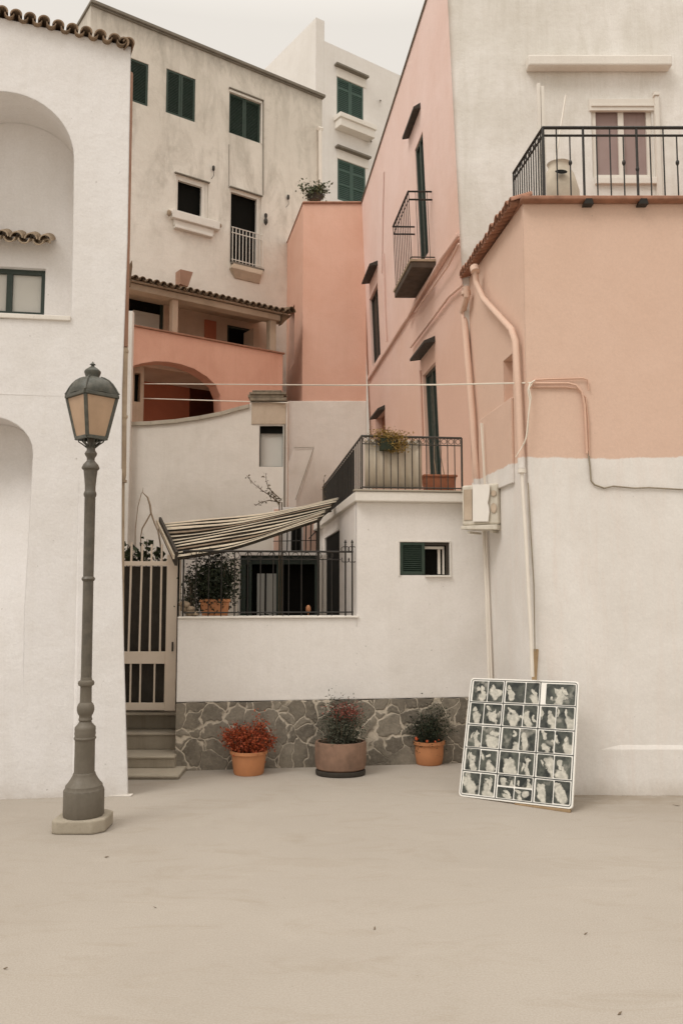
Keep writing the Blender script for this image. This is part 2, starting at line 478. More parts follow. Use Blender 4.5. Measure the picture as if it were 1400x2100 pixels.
M['pot2'] = paint('weathered_trough', (.27, .165, .115), .85, .85, 0, (.13, .085, .06), 5, .4, .2, .012, streak=.5)
M['pot3'] = paint('red_brown_planter', (.36, .14, .075), .8, .5, 0, (.18, .075, .045), 6, .3, .2, .01)
M['soil'] = paint('soil', (.05, .036, .025), .95, .5, 0, (.02, .015, .01), 20, .8, .1, 0)
M['wood'] = paint('bare_wood', (.38, .265, .15), .8, .5, 0, (.20, .13, .07), 9, .3, streak=.5)
M['oldwood'] = paint('grey_boards', (.26, .215, .155), .88, .7, 0, (.09, .07, .05), 9, .5, streak=.5)
M['cane'] = paint('pale_cane', (.80, .71, .56), .8, .35, 0, (.34, .26, .17), 7, .3, .2, .004, streak=.3)
M['canedark'] = paint('dark_cane', (.03, .024, .017), .85, .5, 0, (.14, .11, .075), 8, .3, .2, 0)
M['boardwhite'] = paint('board_white', (.78, .75, .69), .35, .08, 0, (.55, .5, .43), 5, .02, .5, .004)
M['boardline'] = paint('board_line', (.03, .035, .03), .5, .2, 0, (.08, .08, .07), 20, .05)
M['acwhite'] = paint('unit_casing', (.66, .61, .52), .6, .5, 0, (.36, .32, .24), 6, .15, streak=.4)
M['acsheet'] = paint('unit_sheet', (.80, .76, .70), .55, .12, 0, (.6, .55, .47), 5, .1)
M['jar'] = paint('sandy_jar', (.56, .49, .39), .85, .6, 0, (.36, .31, .24), 6, .3)
M['netting'] = paint('dark_netting', (.022, .019, .015), .9, .4, 0, (.05, .04, .03), 40, .3)
M['screen'] = paint('cream_cloth', (.60, .52, .41), .9, .3, 0, (.40, .33, .25), 3, .2, streak=.5)
M['coping'] = paint('coping_stone', (.20, .175, .14), .85, .5, 0, (.10, .085, .065), 6, .3)
M['twig'] = paint('twig_bark', (.16, .12, .08), .9, .4, 0, (.08, .06, .04), 20, .3, bev=0)
M['vine'] = paint('dry_vine', (.36, .28, .20), .9, .4, 0, (.2, .14, .09), 20, .3, bev=0)
M['leafgreen'] = leafmat('green_leaves', (.018, .030, .012), (.045, .062, .022))
M['leafdark'] = leafmat('dark_leaves', (.012, .018, .009), (.035, .045, .020))
M['leafgrey'] = leafmat('grey_green_leaves', (.035, .042, .026), (.085, .088, .055), (.17, .16, .12))
M['leafred'] = leafmat('red_leaves', (.28, .042, .016), (.46, .105, .032), (.15, .045, .018))
M['leafred2'] = leafmat('dusty_red_flowers', (.17, .045, .032), (.30, .085, .06))
M['leafyellow'] = leafmat('ochre_leaves', (.28, .17, .04), (.42, .28, .08), (.14, .10, .03))
M['leafmid'] = leafmat('roof_leaves', (.05, .065, .03), (.13, .14, .07))
M['leafdry'] = leafmat('dry_leaves', (.10, .08, .045), (.24, .19, .11))
M['tomato'] = paint('orange_fruit', (.62, .10, .03), .35, .2, 0, (.4, .12, .04), 20, .05, bev=0)
M['fruit'] = paint('clay_ornament', (.50, .22, .10), .6, .3, 0, (.35, .15, .07), 20, .1, bev=0)
def amber():
    t = NT('amber_lamp_glass'); p = t.pos()
    c = t.mix(t.rng(t.noise(p, 5, 4), .35, .7), (.48, .325, .21), (.39, .26, .165))
    t.P(Base_Color=c, Roughness=.35)
    t.b.inputs['Specular IOR Level'].default_value = .5
    return t.m
M['amber'] = amber()
def photo_mat():
    t = NT('photo_print')
    tc = t.n('ShaderNodeTexCoord')
    rd = t.n('ShaderNodeObjectInfo').outputs['Random']
    fr = lambda k: t.math('FRACT', t.math('MULTIPLY', rd, k))
    off = t.n('ShaderNodeCombineXYZ', {0: t.math('MULTIPLY', rd, 53), 1: t.math('MULTIPLY', rd, 17), 2: t.math('MULTIPLY', rd, 31)}).outputs[0]
    sh = t.n('ShaderNodeVectorMath', {0: tc.outputs['Object'], 1: off}, operation='ADD').outputs[0]
    wv = t.n('ShaderNodeTexNoise', {'Vector': sh, 'Scale': 11, 'Detail': 3}).outputs['Color']
    gq = t.n('ShaderNodeVectorMath', {0: wv, 1: (.5, .5, .5)}, operation='SUBTRACT').outputs[0]
    gq = t.n('ShaderNodeVectorMath', {0: gq, 'Scale': .75}, operation='SCALE').outputs[0]
    gq = t.n('ShaderNodeVectorMath', {0: gq, 1: tc.outputs['Generated']}, operation='ADD').outputs[0]
    sx = t.n('ShaderNodeSeparateXYZ', {0: gq}); x, z = sx.outputs[0], sx.outputs[2]
    def ell(cx, cz, wx, wz):
        a = t.math('DIVIDE', t.math('SUBTRACT', x, cx), wx); b = t.math('DIVIDE', t.math('SUBTRACT', z, cz), wz)
        d = t.math('ADD', t.math('MULTIPLY', a, a), t.math('MULTIPLY', b, b))
        return t.rng(d, 1.02, .5)
    cx = t.rng(fr(7.31), 0, 1, .25, .75)
    body = ell(cx, t.rng(fr(3.7), 0, 1, .05, .45), t.rng(fr(11.9), 0, 1, .12, .34), t.rng(fr(23.3), 0, 1, .25, .6))
    head = ell(t.math('ADD', cx, t.rng(fr(5.1), 0, 1, -.12, .12)), t.rng(fr(13.7), 0, 1, .58, .78), .13, .15)
    other = ell(t.rng(fr(17.3), 0, 1, .1, .9), t.rng(fr(29.1), 0, 1, .2, .8), t.rng(fr(37.7), 0, 1, .05, .16), t.rng(fr(41.3), 0, 1, .1, .4))
    fig = t.math('MAXIMUM', t.math('MAXIMUM', body, head), other)
    tone = t.math('ADD', .12, t.math('MULTIPLY', t.noise(sh, 26, 4, .6), .95))
    fgc = t.mix(tone, (.04, .043, .033), (.74, .70, .60))
    bgc = t.mix(t.rng(t.noise(sh, 9, 4, .6, .6), .38, .7), (.006, .009, .006), (.10, .105, .083))
    c = t.mix(fig, bgc, fgc)
    c = t.mix(t.rng(t.noise(sh, 7, 3, .5), .60, .70, 0, .45), c, (.50, .47, .40))
    t.P(Base_Color=c, Roughness=.28)
    return t.m
M['photo'] = photo_mat()

# ------------------------------------------------------------------ reusable parts
def shutter_window(root, w, r, leaves, m, recess=.05, rails=(0.0, 1.0), slats=22, frame_m=None, fw=.05):
    s0, s1, h0, h1 = r
    fr = MB(); fr.box(w, s0, s1, h0, h1, -.16, -.14)
    win = fr.build('window', M['dark'], root)
    lw = (s1 - s0) / leaves
    for k in range(leaves):
        a, b = s0 + k * lw + .004, s0 + (k + 1) * lw - .004
        mb = MB()
        o1 = -recess + .02; o0 = -recess - .015
        mb.box(w, a, a + fw, h0 + .005, h1 - .005, o0, o1); mb.box(w, b - fw, b, h0 + .005, h1 - .005, o0, o1)
        for q in rails:
            hc = h0 + .005 + (h1 - h0 - .01 - fw) * q
            mb.box(w, a + fw, b - fw, hc, hc + fw, o0 + .003, o1 - .003)
        n = slats
        for i in range(n):
            hc = h0 + fw + (h1 - h0 - 2 * fw) * (i + .5) / n; dh = (h1 - h0 - 2 * fw) / n
            q = [w.pt(a + fw, hc - dh * .5, o1 - .008), w.pt(b - fw, hc - dh * .5, o1 - .008), w.pt(b - fw, hc + dh * .42, o0 + .005), w.pt(a + fw, hc + dh * .42, o0 + .005)]
            u = w.up * .006
            mb.hexa([q[0], q[1], q[2], q[3], q[0] + u, q[1] + u, q[2] + u, q[3] + u])
        mb.build('shutter', m, win)
    return win

def casement(root, w, r, o, fm, pm, fw=.06, mull=(.5,), depth=.06, bars=()):
    s0, s1, h0, h1 = r
    mb = MB()
    mb.box(w, s0, s0 + fw, h0, h1, o - depth, o); mb.box(w, s1 - fw, s1, h0, h1, o - depth, o)
    mb.box(w, s0 + fw, s1 - fw, h1 - fw, h1, o - depth, o - .003); mb.box(w, s0 + fw, s1 - fw, h0, h0 + fw, o - depth, o - .003)
    for q in mull:
        c = s0 + (s1 - s0) * q
        mb.box(w, c - fw * .6, c + fw * .6, h0 + fw, h1 - fw, o - depth, o - .006)
    for q in bars:
        c = h0 + (h1 - h0) * q
        mb.box(w, s0 + fw, s1 - fw, c - fw * .25, c + fw * .25, o - depth + .01, o - .012)
    win = mb.build('window', fm, root)
    g = MB(); g.box(w, s0 + fw * .5, s1 - fw * .5, h0 + fw * .5, h1 - fw * .5, o - depth - .012, o - depth + .012)
    g.build('pane', pm, win)
    return win

def shrub(parent, c, rx, ry, hgt, n, size, m, name='foliage', asp=.5, base=.1, stems=14, clump=None, stem_m=None, bushy=1.0):
    """branches fanning out of c with leaves gathered in clumps along them"""
    mb = MB(); st = MB()
    cl = []
    for k in range(stems):
        a = random.uniform(0, 2 * math.pi); q = math.sqrt(random.random())
        hz = hgt * (random.uniform(.45, 1.0) * (1 - .35 * q * q))
        tip = c + V((math.cos(a) * q * rx, math.sin(a) * q * ry, hz))
        b0 = c + V((math.cos(a) * q * rx * .25, math.sin(a) * q * ry * .25, 0))
        midp = (b0 + tip) * .5 + V((random.gauss(0, .02), random.gauss(0, .02), hz * .08))
        st.tube([b0, midp, tip], [.005, .004, .002], 5)
        for j in range(5):
            f = random.uniform(base, 1.03)
            pt = b0.lerp(midp, f * 2) if f < .5 else midp.lerp(tip, (f - .5) * 2)
            cl.append(pt)
    rr = clump or .26 * min(rx, hgt)
    for i in range(n):
        q = random.choice(cl)
        d = V((random.gauss(0, 1), random.gauss(0, 1), random.gauss(0, 1))) * rr * .5 * bushy
        mb.leaf(q + d, size * random.uniform(.6, 1.25), asp=asp)
    fo = mb.build(name, m, parent)
    st.build('stems', stem_m or M['twig'], parent, smooth=40)
    return fo

def railing(mb, pts, h0, h1, n, r=.008, top=.016, up=V((0, 0, 1)), low=.05, second=None):
    """pts: two points at h=0 level; n pickets between"""
    a, b = pts
    mb.tube([a + up * h1, b + up * h1], top, 6); mb.tube([a + up * (h0 + low), b + up * (h0 + low)], r * 1.1, 6)
    if second: mb.tube([a + up * second, b + up * second], r * 1.1, 6)
    for i in range(n + 1):
        p = a.lerp(b, i / n)
        mb.tube([p + up * h0, p + up * h1], r, 6)

# ================================================================== SETTING
g = MB(); g.add([(-300, -200, 0), (300, -200, 0), (300, 600, 0), (-300, 600, 0)], [(0, 1, 2, 3)])
gr = g.build('ground', M['ground']); gr['kind'] = 'structure'

# ================================================================== LEFT WHITE HOUSE
a0, b0 = plan(0, 7.96), plan(263, 8.14)
wL = W(a0, b0)
house = thing('white_arched_house', 'white plastered house with blind arches and a clay tile eave behind the street lamp', 'house', b0)
edge = [wL.at(x, y) for x, y in ((269, 96), (262, 500), (251, 800), (249.5, 1000), (250, 1120), (254, 1300), (259, 1480), (263.5, 1640))]
edge[-1] = (edge[-1][0], -.02)
topL = wL.at(0, 36); sl_ = (edge[0][1] - topL[1]) / (edge[0][0] - topL[0])
SL = -3.2
outer = [(SL, -.02)] + edge[::-1] + [topL, (SL, topL[1] + sl_ * (SL - topL[0]))]
# upper niche
niche = []
for k in range(0, 25):
    t = math.pi * k / 24
    niche.append(wL.at(-5 + 157 * math.cos(t), 325 - 138 * math.sin(t)))
niche = [wL.at(145.5, 656)] + [wL.at(150, 500)] + niche + [wL.at(-162, 650)]
ND = .58
# lower blind arch with a back that slopes forward until it meets the wall
low = []
lowys = [930 + 540 * k / 18 for k in range(19)]
def lowx(y):                                  # right edge drifts left as the recess dies out in the thickened wall
    q = (y - 930) / 540; return 68 - 16 * min(1, q * 1.6) - 4 * q
def lowdepth(y):
    q = min(1, max(0, (y - 930) / 530)); return .40 * (1 - q) ** 2.2 + .0006
rightp = [(lowx(y), y) for y in lowys[::-1]]
archp = [(-22 + 90 * math.cos(math.pi * k / 14), 928 - 74 * math.sin(math.pi * k / 14)) for k in range(1, 14)]
leftp = [(-112 + (y - 930) * .03, y) for y in lowys]
lowpx = rightp + archp + leftp
low = [wL.at(*q) for q in lowpx]
mb = MB(); backA = MB()
wallpoly(mb, wL, outer, [(niche, ND), (low, [lowdepth(q[1]) for q in lowpx])], thick=.02, hback=None, sides=False)
# back of the low arch: curves forward towards the foot
vs = []
for y in lowys:
    d_ = -lowdepth(y); a_ = wL.at(lowx(y), y); b_ = wL.at(-112 + (y - 930) * .03, y)
    vs += [wL.pt(a_[0], a_[1], d_), wL.pt(b_[0], b_[1], d_)]
mb.add(vs, [(2 * i, 2 * i + 1, 2 * i + 3, 2 * i + 2) for i in range(len(lowys) - 1)])
hd_ = [(lowx(930), 930)] + archp + [(-112, 930)]
t2 = tessellate_polygon([[V((*wL.at(*q), 0)) for q in hd_]])
mb.add([wL.pt(*wL.at(*q), -lowdepth(930)) for q in hd_], [tuple(t) for t in t2])
# back of the niche, with a window opening
wLb = wL.off(-ND)
rw = wLb.rect((-92, 544), (93, 549), (92, 646), (-92, 640))
wallpoly(mb, wLb, niche, [(rpts(rw), .14)], sides=False)
# flank and roof planes running back
sk = V((-1.5, 4.0, 0))
ev = [wL.pt(s, h) for s, h in edge]
vs = ev + [p + sk for p in ev]; n_ = len(ev)
mb.add(vs, [(i, i + 1, i + 1 + n_, i + n_) for i in range(n_ - 1)])
tl, tr_ = wL.pt(SL, topL[1] + sl_ * (SL - topL[0])), ev[0]
mb.add([tl, tr_, tr_ + sk, tl + V((0, 4, 0))], [(0, 1, 2, 3)])
mb.add([wL.pt(SL, 0), tl, tl + V((0, 4, 0)), wL.pt(SL, 0) + V((0, 4, 0))], [(0, 1, 2, 3)])
mb.build('wall', M['white'], house, merge=True, smooth=20)
# buttress: a tapering thickening at the right end of the facade
bt = MB()
tA, tB = wL.at(163, 960), wL.at(147, 1640)
bt.add([wL.pt(tA[0], tA[1], .002), wL.pt(tA[0] + .05, tA[1], .004), wL.pt(edge[3][0], tA[1], .004),
        wL.pt(tB[0], 0, .002), wL.pt(tB[0] + .05, 0, .05), wL.pt(edge[-1][0], 0, .05),
        wL.pt(edge[4][0], edge[4][1], .012), wL.pt(edge[5][0], edge[5][1], .026), wL.pt(edge[6][0], edge[6][1], .040)],
       [(0, 1, 4, 3), (1, 2, 6), (1, 6, 7), (1, 7, 8), (1, 8, 5), (1, 5, 4)])
bt.add([wL.pt(edge[i][0], edge[i][1] if i < 7 else 0, o) for i, o in ((3, .004), (4, .012), (5, .026), (6, .04), (7, .05))] +
       [wL.pt(edge[i][0], edge[i][1] if i < 7 else 0, -.002) for i in (3, 4, 5, 6, 7)], [(i, i + 1, i + 6, i + 5) for i in range(4)])
bt.build('buttress', M['white'], house)
# string ledge
lg = MB(); sA, sB = wL.at(-60, 795), wL.at(141, 803)
lg.add([wL.pt(sA[0] - 2, sA[1], 0), wL.pt(sB[0], sB[1], 0), wL.pt(sB[0], sB[1] - .045, .001), wL.pt(sA[0] - 2, sA[1] - .045, .009),
        wL.pt(sB[0], sB[1] - .055, .0), wL.pt(sA[0] - 2, sA[1] - .056, .0)], [(0, 1, 2, 3), (3, 2, 4, 5)])
lg.build('ledge', M['white'], house)
# niche sill
sl2 = MB(); q0 = wL.at(146, 650)
sl2.box(wL, -1.2, q0[0] + .0, q0[1] - .045, q0[1] + .004, -ND, .022)
sl2.build('sill', M['trim'], house, bevel=.006)
wn = casement(house, wLb, rw, -.06, M['greenframe'], M['blind'], fw=.05, mull=(.585,), depth=.05)
# tile lip above the niche window
tp = MB()
for k in range(-4, 4):
    x = 14 + 29 * k
    p = wLb.px(x, 493 + .10 * x)
    tp.shell(p + wLb.n * .20 + V((0, 0, -.03)), p + V((0, 0, .07)), wLb.u, V((0, 0, 1)), .068, .014, 8)
    if k < 3:
        p2 = wLb.px(x + 14.5, 496 + .10 * (x + 14))
        tp.shell(p2 + wLb.n * .19 + V((0, 0, -.01)), p2 + V((0, 0, .09)), wLb.u, V((0, 0, 1)), .06, .014, 8, flip=True)
p = wLb.px(97, 502)
tp.shell(p + wLb.n * .16 + V((.02, 0, -.06)), p + V((-.12, 0, .06)), (wLb.u * .7 + wLb.n * .3).normalized(), V((.3, 0, 1)).normalized(), .06, .014, 8)
tp.build('tile_canopy', M['claylight'], house, smooth=40)
# eave tiles along the gable
tp = MB()
for k in range(-10, 10):
    x = 9 + 28.6 * k
    p = wL.px(x, 30 + .252 * x)
    ax = (wL.u + V((0, 0, sl_))).normalized(); upv = V((-sl_, 0, 1)).normalized()
    j = random.uniform(-.01, .01)
    tp.shell(p + wL.n * (.09 + j) + V((0, 0, -.005)), p + V((-.62, 1.5, .30)), ax, upv, .060, .015, 10)
    p2 = wL.px(x + 14.3, 33 + .252 * (x + 14.3))
    if k < 9: tp.shell(p2 + wL.n * (.075 + j) + V((0, 0, .02)), p2 + V((-.62, 1.5, .32)), ax, upv, .050, .013, 8, flip=True)
p = wL.px(263, 93)
tp.shell(p + wL.n * .10 + V((-.035, 0, -.035)), p + wL.n * -.40 + V((-.30, 0, .05)), V((.75, 0, -.66)), V((.66, 0, .75)), .062, .016, 10)
tp.build('roof_tile', M['clay'], house, smooth=40)

# drainpipe behind the corner of the white house
dp = thing('drainpipe', 'brown drainpipe with a weathered lower half running down beside the white arched house', 'drainpipe', G(254, 1600) + V((0, .3, 0)))
pz = lambda px, py: P(px, py, 8.75)
mb = MB(); mb.tube([pz(267, 150), pz(262.5, 400), pz(259, 580), pz(256.5, 712)], .033, 10); mb.build('upper_pipe', M['pipebrown'], dp, smooth=40)
mb = MB(); mb.tube([pz(256, 714), pz(253.5, 860), pz(252.5, 975), pz(251.5, 985)], [.036, .034, .034, .03], 10)
mb.tube([pz(252, 985), pz(250, 1400), pz(249, 1560)], .022, 8)
for y in (718, 852, 984): q = pz(256 - (y - 718) * .014, y); mb.tube([q, q + V((0, 0, -.03))], .042, 10)
mb.build('lower_pipe', M['pipeold'], dp, smooth=40)

# ================================================================== GREY APARTMENT BUILDING
D2 = V((.816, .578, 0))
aG = plan(265, 17.4)
wG = W(aG, u=D2)
apt = thing('weathered_apartment_building', 'tall stained beige apartment building with dark green shutters behind the loggia', 'building', aG + D2 * 2)
tA = wG.at(187, 22); tB = wG.at(659, 190)
hT = (tA[1] + tB[1]) / 2
sR = tB[0] + .02; sLft = tA[0]
rA = wG.rect((246, 111), (305, 131), (303, 217), (246, 200))
rB = wG.rect((341, 141), (401, 161), (400, 250), (341, 231))
rC = wG.rect((470.5, 189), (536, 211), (534, 293), (470, 273))
rD = wG.rect((362, 358), (427, 377), (427, 457), (361, 437))
rE = wG.rect((471, 386), (537, 404), (533, 553), (472, 541))
mb = MB(); dk = []
wallpoly(mb, wG, [(sLft, 0), (sR, 0), (sR, hT), (sLft, hT)], [(rpts(r), .18) for r in (rA, rB, rC, rD, rE)], thick=6.0, hback=dk)
mb.add([wG.pt(sLft, hT, 0), wG.pt(sR, hT, 0), wG.pt(sR, hT, -6), wG.pt(sLft, hT, -6)], [(0, 1, 2, 3)])
wall = mb.build('wall', M['grey'], apt, merge=True)
rooms(dk, 'room', M['dark'], apt)
mb = MB(); mb.box(wG, sLft - .03, sR + .05, hT - .0, hT + .07, -6.05, .09); mb.box(wG, sLft - .01, sR + .02, hT - .035, hT - .002, .003, .05)
mb.build('coping', M['coping'], apt, bevel=.008)
shutter_window(apt, wG, rA, 1, M['green'], .03, slats=26, fw=.045)
shutter_window(apt, wG, rB, 2, M['green'], .03, slats=26, fw=.045)
shutter_window(apt, wG, rC, 2, M['green'], .07, slats=26, fw=.045)
mb = MB()
s0, s1, h0, h1 = rC
mb.box(wG, s0 - .0, s1 + .03, h1 + .003, h1 + .06, -.05, .012); mb.box(wG, s1 + .002, s1 + .035, h0, h1 + .001, -.05, .010)
mb.build('window_trim', M['trim'], apt)
def open_window(r, wl, wr, wt, wb, o=-.03):
    s0, s1, h0, h1 = r
    mb = MB()
    if wl: mb.box(wG, s0, s0 + wl, h0, h1, o - .08, o)
    mb.box(wG, s1 - wr, s1, h0, h1, o - .08, o); mb.box(wG, s1 - wr * .45, s1 - wr * .40, h0, h1, o + .001, o + .012)
    mb.box(wG, s0 + wl, s1 - wr, h1 - wt, h1, o - .08, o - .003)
    if wb: mb.box(wG, s0 + wl, s1 - wr, h0, h0 + wb, o - .08, o - .003)
    return mb.build('window_frame', M['frame'], apt)
open_window(rD, .05, .15, .10, .02)
open_window(rE, .035, .10, .07, .0)
# sill with moulding under the small window
mb = MB(); q = wG.rect((349, 431), (447, 461), (445, 478), (349, 447))
mb.box(wG, q[0], q[1], q[2], q[3], .002, .14)
mb.box(wG, q[0] + .07, q[1] - .12, q[2] - .13, q[2] - .001, .002, .07)
mb.box(wG, q[0] + .09, q[1] - .16, q[2] - .20, q[2] - .131, .002, .11)
mb.build('sill', M['trim'], apt, bevel=.012)
for r_, e0_, e1_, dz_ in ((rD, .05, .02, .01), (rE, .02, .02, .005), (rC, .02, .05, .062)):
    mb = MB(); mb.box(wG, r_[0] - e0_, r_[1] + e1_, r_[3] + dz_, r_[3] + dz_ + .025, .0, .05)
    mb.build('drip_edge', M['coping'], apt)
# white railing of the french window
mb = MB()
q = wG.rect((473, 466), (531, 483), (531, 551), (473, 539))
for i in range(9):
    s = q[0] + (q[1] - q[0]) * (i + .3) / 8.4
    mb.tube([wG.pt(s, q[2], .05), wG.pt(s, q[3], .05)], .011, 6)
for h in (q[2] + .06, q[3] - .13, q[3]):
    mb.tube([wG.pt(q[0], h, .05), wG.pt(q[1] + .08, h, .05)], .011, 6)
mb.tube([wG.pt(q[1] + .08, q[3], .05), wG.pt(q[1] + .08, q[2], .05)], .011, 6)
mb.build('window_railing', M['frame'], apt, smooth=40)
mb = MB()
mb.box(wG, q[0], q[1] + .10, q[2] - .05, q[2], .0, .09)
mb.build('door_sill', M['coping'], apt)
mb = MB()
a = [wG.pt(q[0] + .03, q[2] - .052, .0), wG.pt(q[1] + .07, q[2] - .052, .0), wG.pt(q[1] + .07, q[2] - .052, .10), wG.pt(q[0] + .03, q[2] - .052, .10)]
b = [wG.pt(q[0] - .03, q[2] - .17, .0), wG.pt(q[1] + .01, q[2] - .17, .0), wG.pt(q[1] + .01, q[2] - .17, .12), wG.pt(q[0] - .03, q[2] - .17, .12)]
mb.hexa(b + a)
a2 = [p - V((0, 0, .002)) for p in b]
c2 = [wG.pt(q[0] + .10, q[2] - .36, .0), wG.pt(q[1] + .02, q[2] - .36, .0), wG.pt(q[1] + .0, q[2] - .36, .02), wG.pt(q[0] + .12, q[2] - .36, .02)]
mb.hexa(c2 + a2)
mb.build('corbel', M['beigepl'], apt)
# thin pipes and fittings on the wall
mb = MB()
mb.tube([wG.px(540, 206, .02), wG.px(540, 400, .02)], .012, 6)
mb.tube([wG.px(470, 296, .015), wG.px(470, 386, .015)], .007, 6)
mb.build('cable_duct', M['coping'], apt, smooth=40)
mb = MB()
mb.tube([wG.px(656, 264, .06), wG.px(657, 420, .06)], .05, 10); mb.tube([wG.px(652, 263, .06), wG.px(660, 265, .06)], .055, 8)
mb.build('downpipe', M['pipecream'], apt, smooth=40)
for (x, y) in ((438, 350), (591, 409)):
    mb = MB(); p = wG.px(x, y, .05)
    mb.lathe([(.02, 0), (.032, .02), (.032, .10), (.015, .12)], p, 8)
    mb.tube([p + V((0, 0, .02)), p + V((.01, 0, -.12)), p + V((-.05, 0, -.2))], .006, 5)
    mb.build('insulator', M['hood'], apt, smooth=40)
mb = MB(); p = wG.px(545, 462, .10)
mb.lathe([(.01, 0), (.045, .06), (.05, .13), (.03, .16), (.03, .2), (.04, .22), (.035, .28), (.01, .3)], p, 10)
mb.tube([p + V((0, 0, .2)), wG.px(545, 444, 0)], .012, 6)
mb.build('wall_lantern', M['hood'], apt, smooth=40)
mb = MB(); p = wG.px(347, 437, .09); mb.lathe([(.02, -.07), (.05, -.03), (.05, .04), (.02, .07)], p, 8); mb.build('shutter_catch', M['claylight'], apt, smooth=40)
mb = MB(); p = wG.px(451, 463, .09); mb.lathe([(.02, -.05), (.04, -.02), (.04, .03), (.02, .05)], p, 8)
mb.build('shutter_catch', M['claylight'], apt, smooth=40)

# ================================================================== FAR WHITE BUILDING
aF = plan(645, 24.0)
wF = W(aF, u=D2)
wF2 = W(aF, u=V((-.578, .816, 0)))
farb = thing('far_white_building', 'white flat-roofed building with two faded green shutters standing behind the stained block', 'building', aF)
h1 = wF.at(650, 77)[1]; h2 = wF2.at(644, 40)[1]
r1 = wF.rect((690, 158), (744, 178), (745, 259), (691, 246))
r2 = wF.rect((692, 325), (749, 345), (749, 428), (692, 408))
mb = MB()
wallpoly(mb, wF, [(0, 0), (9, 0), (9, h1), (0, h1)], [(rpts(r1), .16), (rpts(r2), .16)], thick=8)
mb.add([wF.pt(0, h1), wF.pt(9, h1), wF.pt(9, h1, -8), wF.pt(0, h1, -8)], [(0, 1, 2, 3)])
mb.build('wall', M['far'], farb, merge=True)
mb = MB(); mb.box(wF2, -.002, 9, .0, h2, -.30, .004); mb.build('parapet_wall', M['far'], farb)
shutter_window(farb, wF, r1, 2, M['green2'], .03, rails=(0, .76, 1), slats=20, fw=.06)
shutter_window(farb, wF, r2, 2, M['green2'], .03, rails=(0, .40, .76, 1), slats=20, fw=.06)
for r, fl in ((r1, 1), (r2, 0)):
    mb = MB(); mb.box(wF, r[0] - .10, r[1] + .12, r[3] + .30, r[3] + .36, .0, .16); mb.build('hood', M['coping'], farb)
    mb = MB(); mb.box(wF, r[0] - .02, r[1] + .10, r[3] + .003, r[3] + .295, .0, .02); mb.build('window_trim', M['trim'], farb)
mb = MB(); mb.box(wF, r1[0] - .08, r1[1] + .22, r1[2] - .40, r1[2] - .004, .002, .32)
mb.box(wF, r1[0] - .12, r1[1] + .26, r1[2] - .15, r1[2] - .001, .001, .37)
mb.build('flower_ledge', M['trim'], farb, bevel=.01)
mb = MB()
for x, y in ((780, 206), (761, 290)):
    mb.tube([wF.px(x, y, .0), wF.px(x, y, .3)], .025, 6)
mb.build('rail_peg', M['coping'], farb)

# ================================================================== TERRACOTTA LOGGIA HOUSE
aO = plan(265, 15.4)
wO = W(aO, u=D2)
log = thing('terracotta_loggia_house', 'orange house with an arcade below and a tiled loggia above its sloping parapet', 'house', aO + D2 * 1.5)
sE = wO.at(580, 742)[0]
hP = (wO.at(272, 652)[1] + wO.at(580, 742)[1]) / 2
archpx = [(453.5, 900), (454, 845), (452, 812), (443, 790), (425, 773), (400, 757), (372, 747), (345, 742), (318, 741), (292, 745), (272, 751), (271, 900)]
arch = [wO.at(x, y) for x, y in archpx]
s00 = wO.at(268, 700)[0]
mb = MB()
wallpoly(mb, wO, [(s00 - .02, 3.2), (sE, 3.2), (sE, hP), (s00 - .02, hP)], [(arch, .32)], thick=.32)
mb.build('parapet_wall', M['terra'], log, merge=True)
mb = MB(); mb.box(wO, s00 - .04, sE + .03, hP + .001, hP + .035, -.34, .035); mb.build('coping', M['claypink'], log, bevel=.006)
# back wall of both storeys
BO = -1.45
wOb = wO.off(BO)
rw1 = wOb.rect((240, 588), (336, 606), (336, 690), (240, 668))
rw2 = wOb.rect((466, 664), (513, 676), (513, 740), (466, 726))
rd1 = wOb.rect((389, 735), (470, 750), (470, 900), (389, 900))
sw0, sw1 = -2.5, sE + .6
hFl = hP - .60
mb = MB(); dk = []
wallpoly(mb, wOb, [(sw0, hFl), (sw1, hFl), (sw1, hP + 1.5), (sw0, hP + 1.5)], [(rpts(rw1), .1), (rpts(rw2), .1)], sides=False, hback=dk)
mb.box(wO, sE - .16, sE - .02, hFl, hP + .8, BO, BO + .45)
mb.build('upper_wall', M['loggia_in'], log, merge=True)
rooms(dk, 'room', M['dark'], log)
mb = MB(); dk = []
wallpoly(mb, wOb, [(sw0, 3), (sw1, 3), (sw1, hFl - .02), (sw0, hFl - .02)], [(rpts(rd1), .3)], sides=False, hback=dk)
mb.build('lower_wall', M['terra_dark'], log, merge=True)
rooms(dk, 'doorway', M['dark'], log)
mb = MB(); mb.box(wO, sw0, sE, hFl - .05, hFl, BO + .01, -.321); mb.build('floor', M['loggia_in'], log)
casement(log, wOb, rw1, -.03, M['greenframe'], M['dark'], fw=.06, mull=())
mb = MB(); q = wOb.rect((274, 634), (328, 646), (328, 695), (274, 680)); mb.box(wOb, q[0], q[1], q[2], q[3], -.06, -.02); mb.build('blind', M['blind'], log)
casement(log, wOb, rw2, -.03, M['greenframe'], M['dark'], fw=.05, mull=())
mb = MB(); q = wOb.rect((419, 655), (442, 661), (442, 702), (419, 695)); mb.box(wOb, q[0], q[1], q[2], q[3], .0, .04); mb.build('shutter', M['terra_dark'], log)
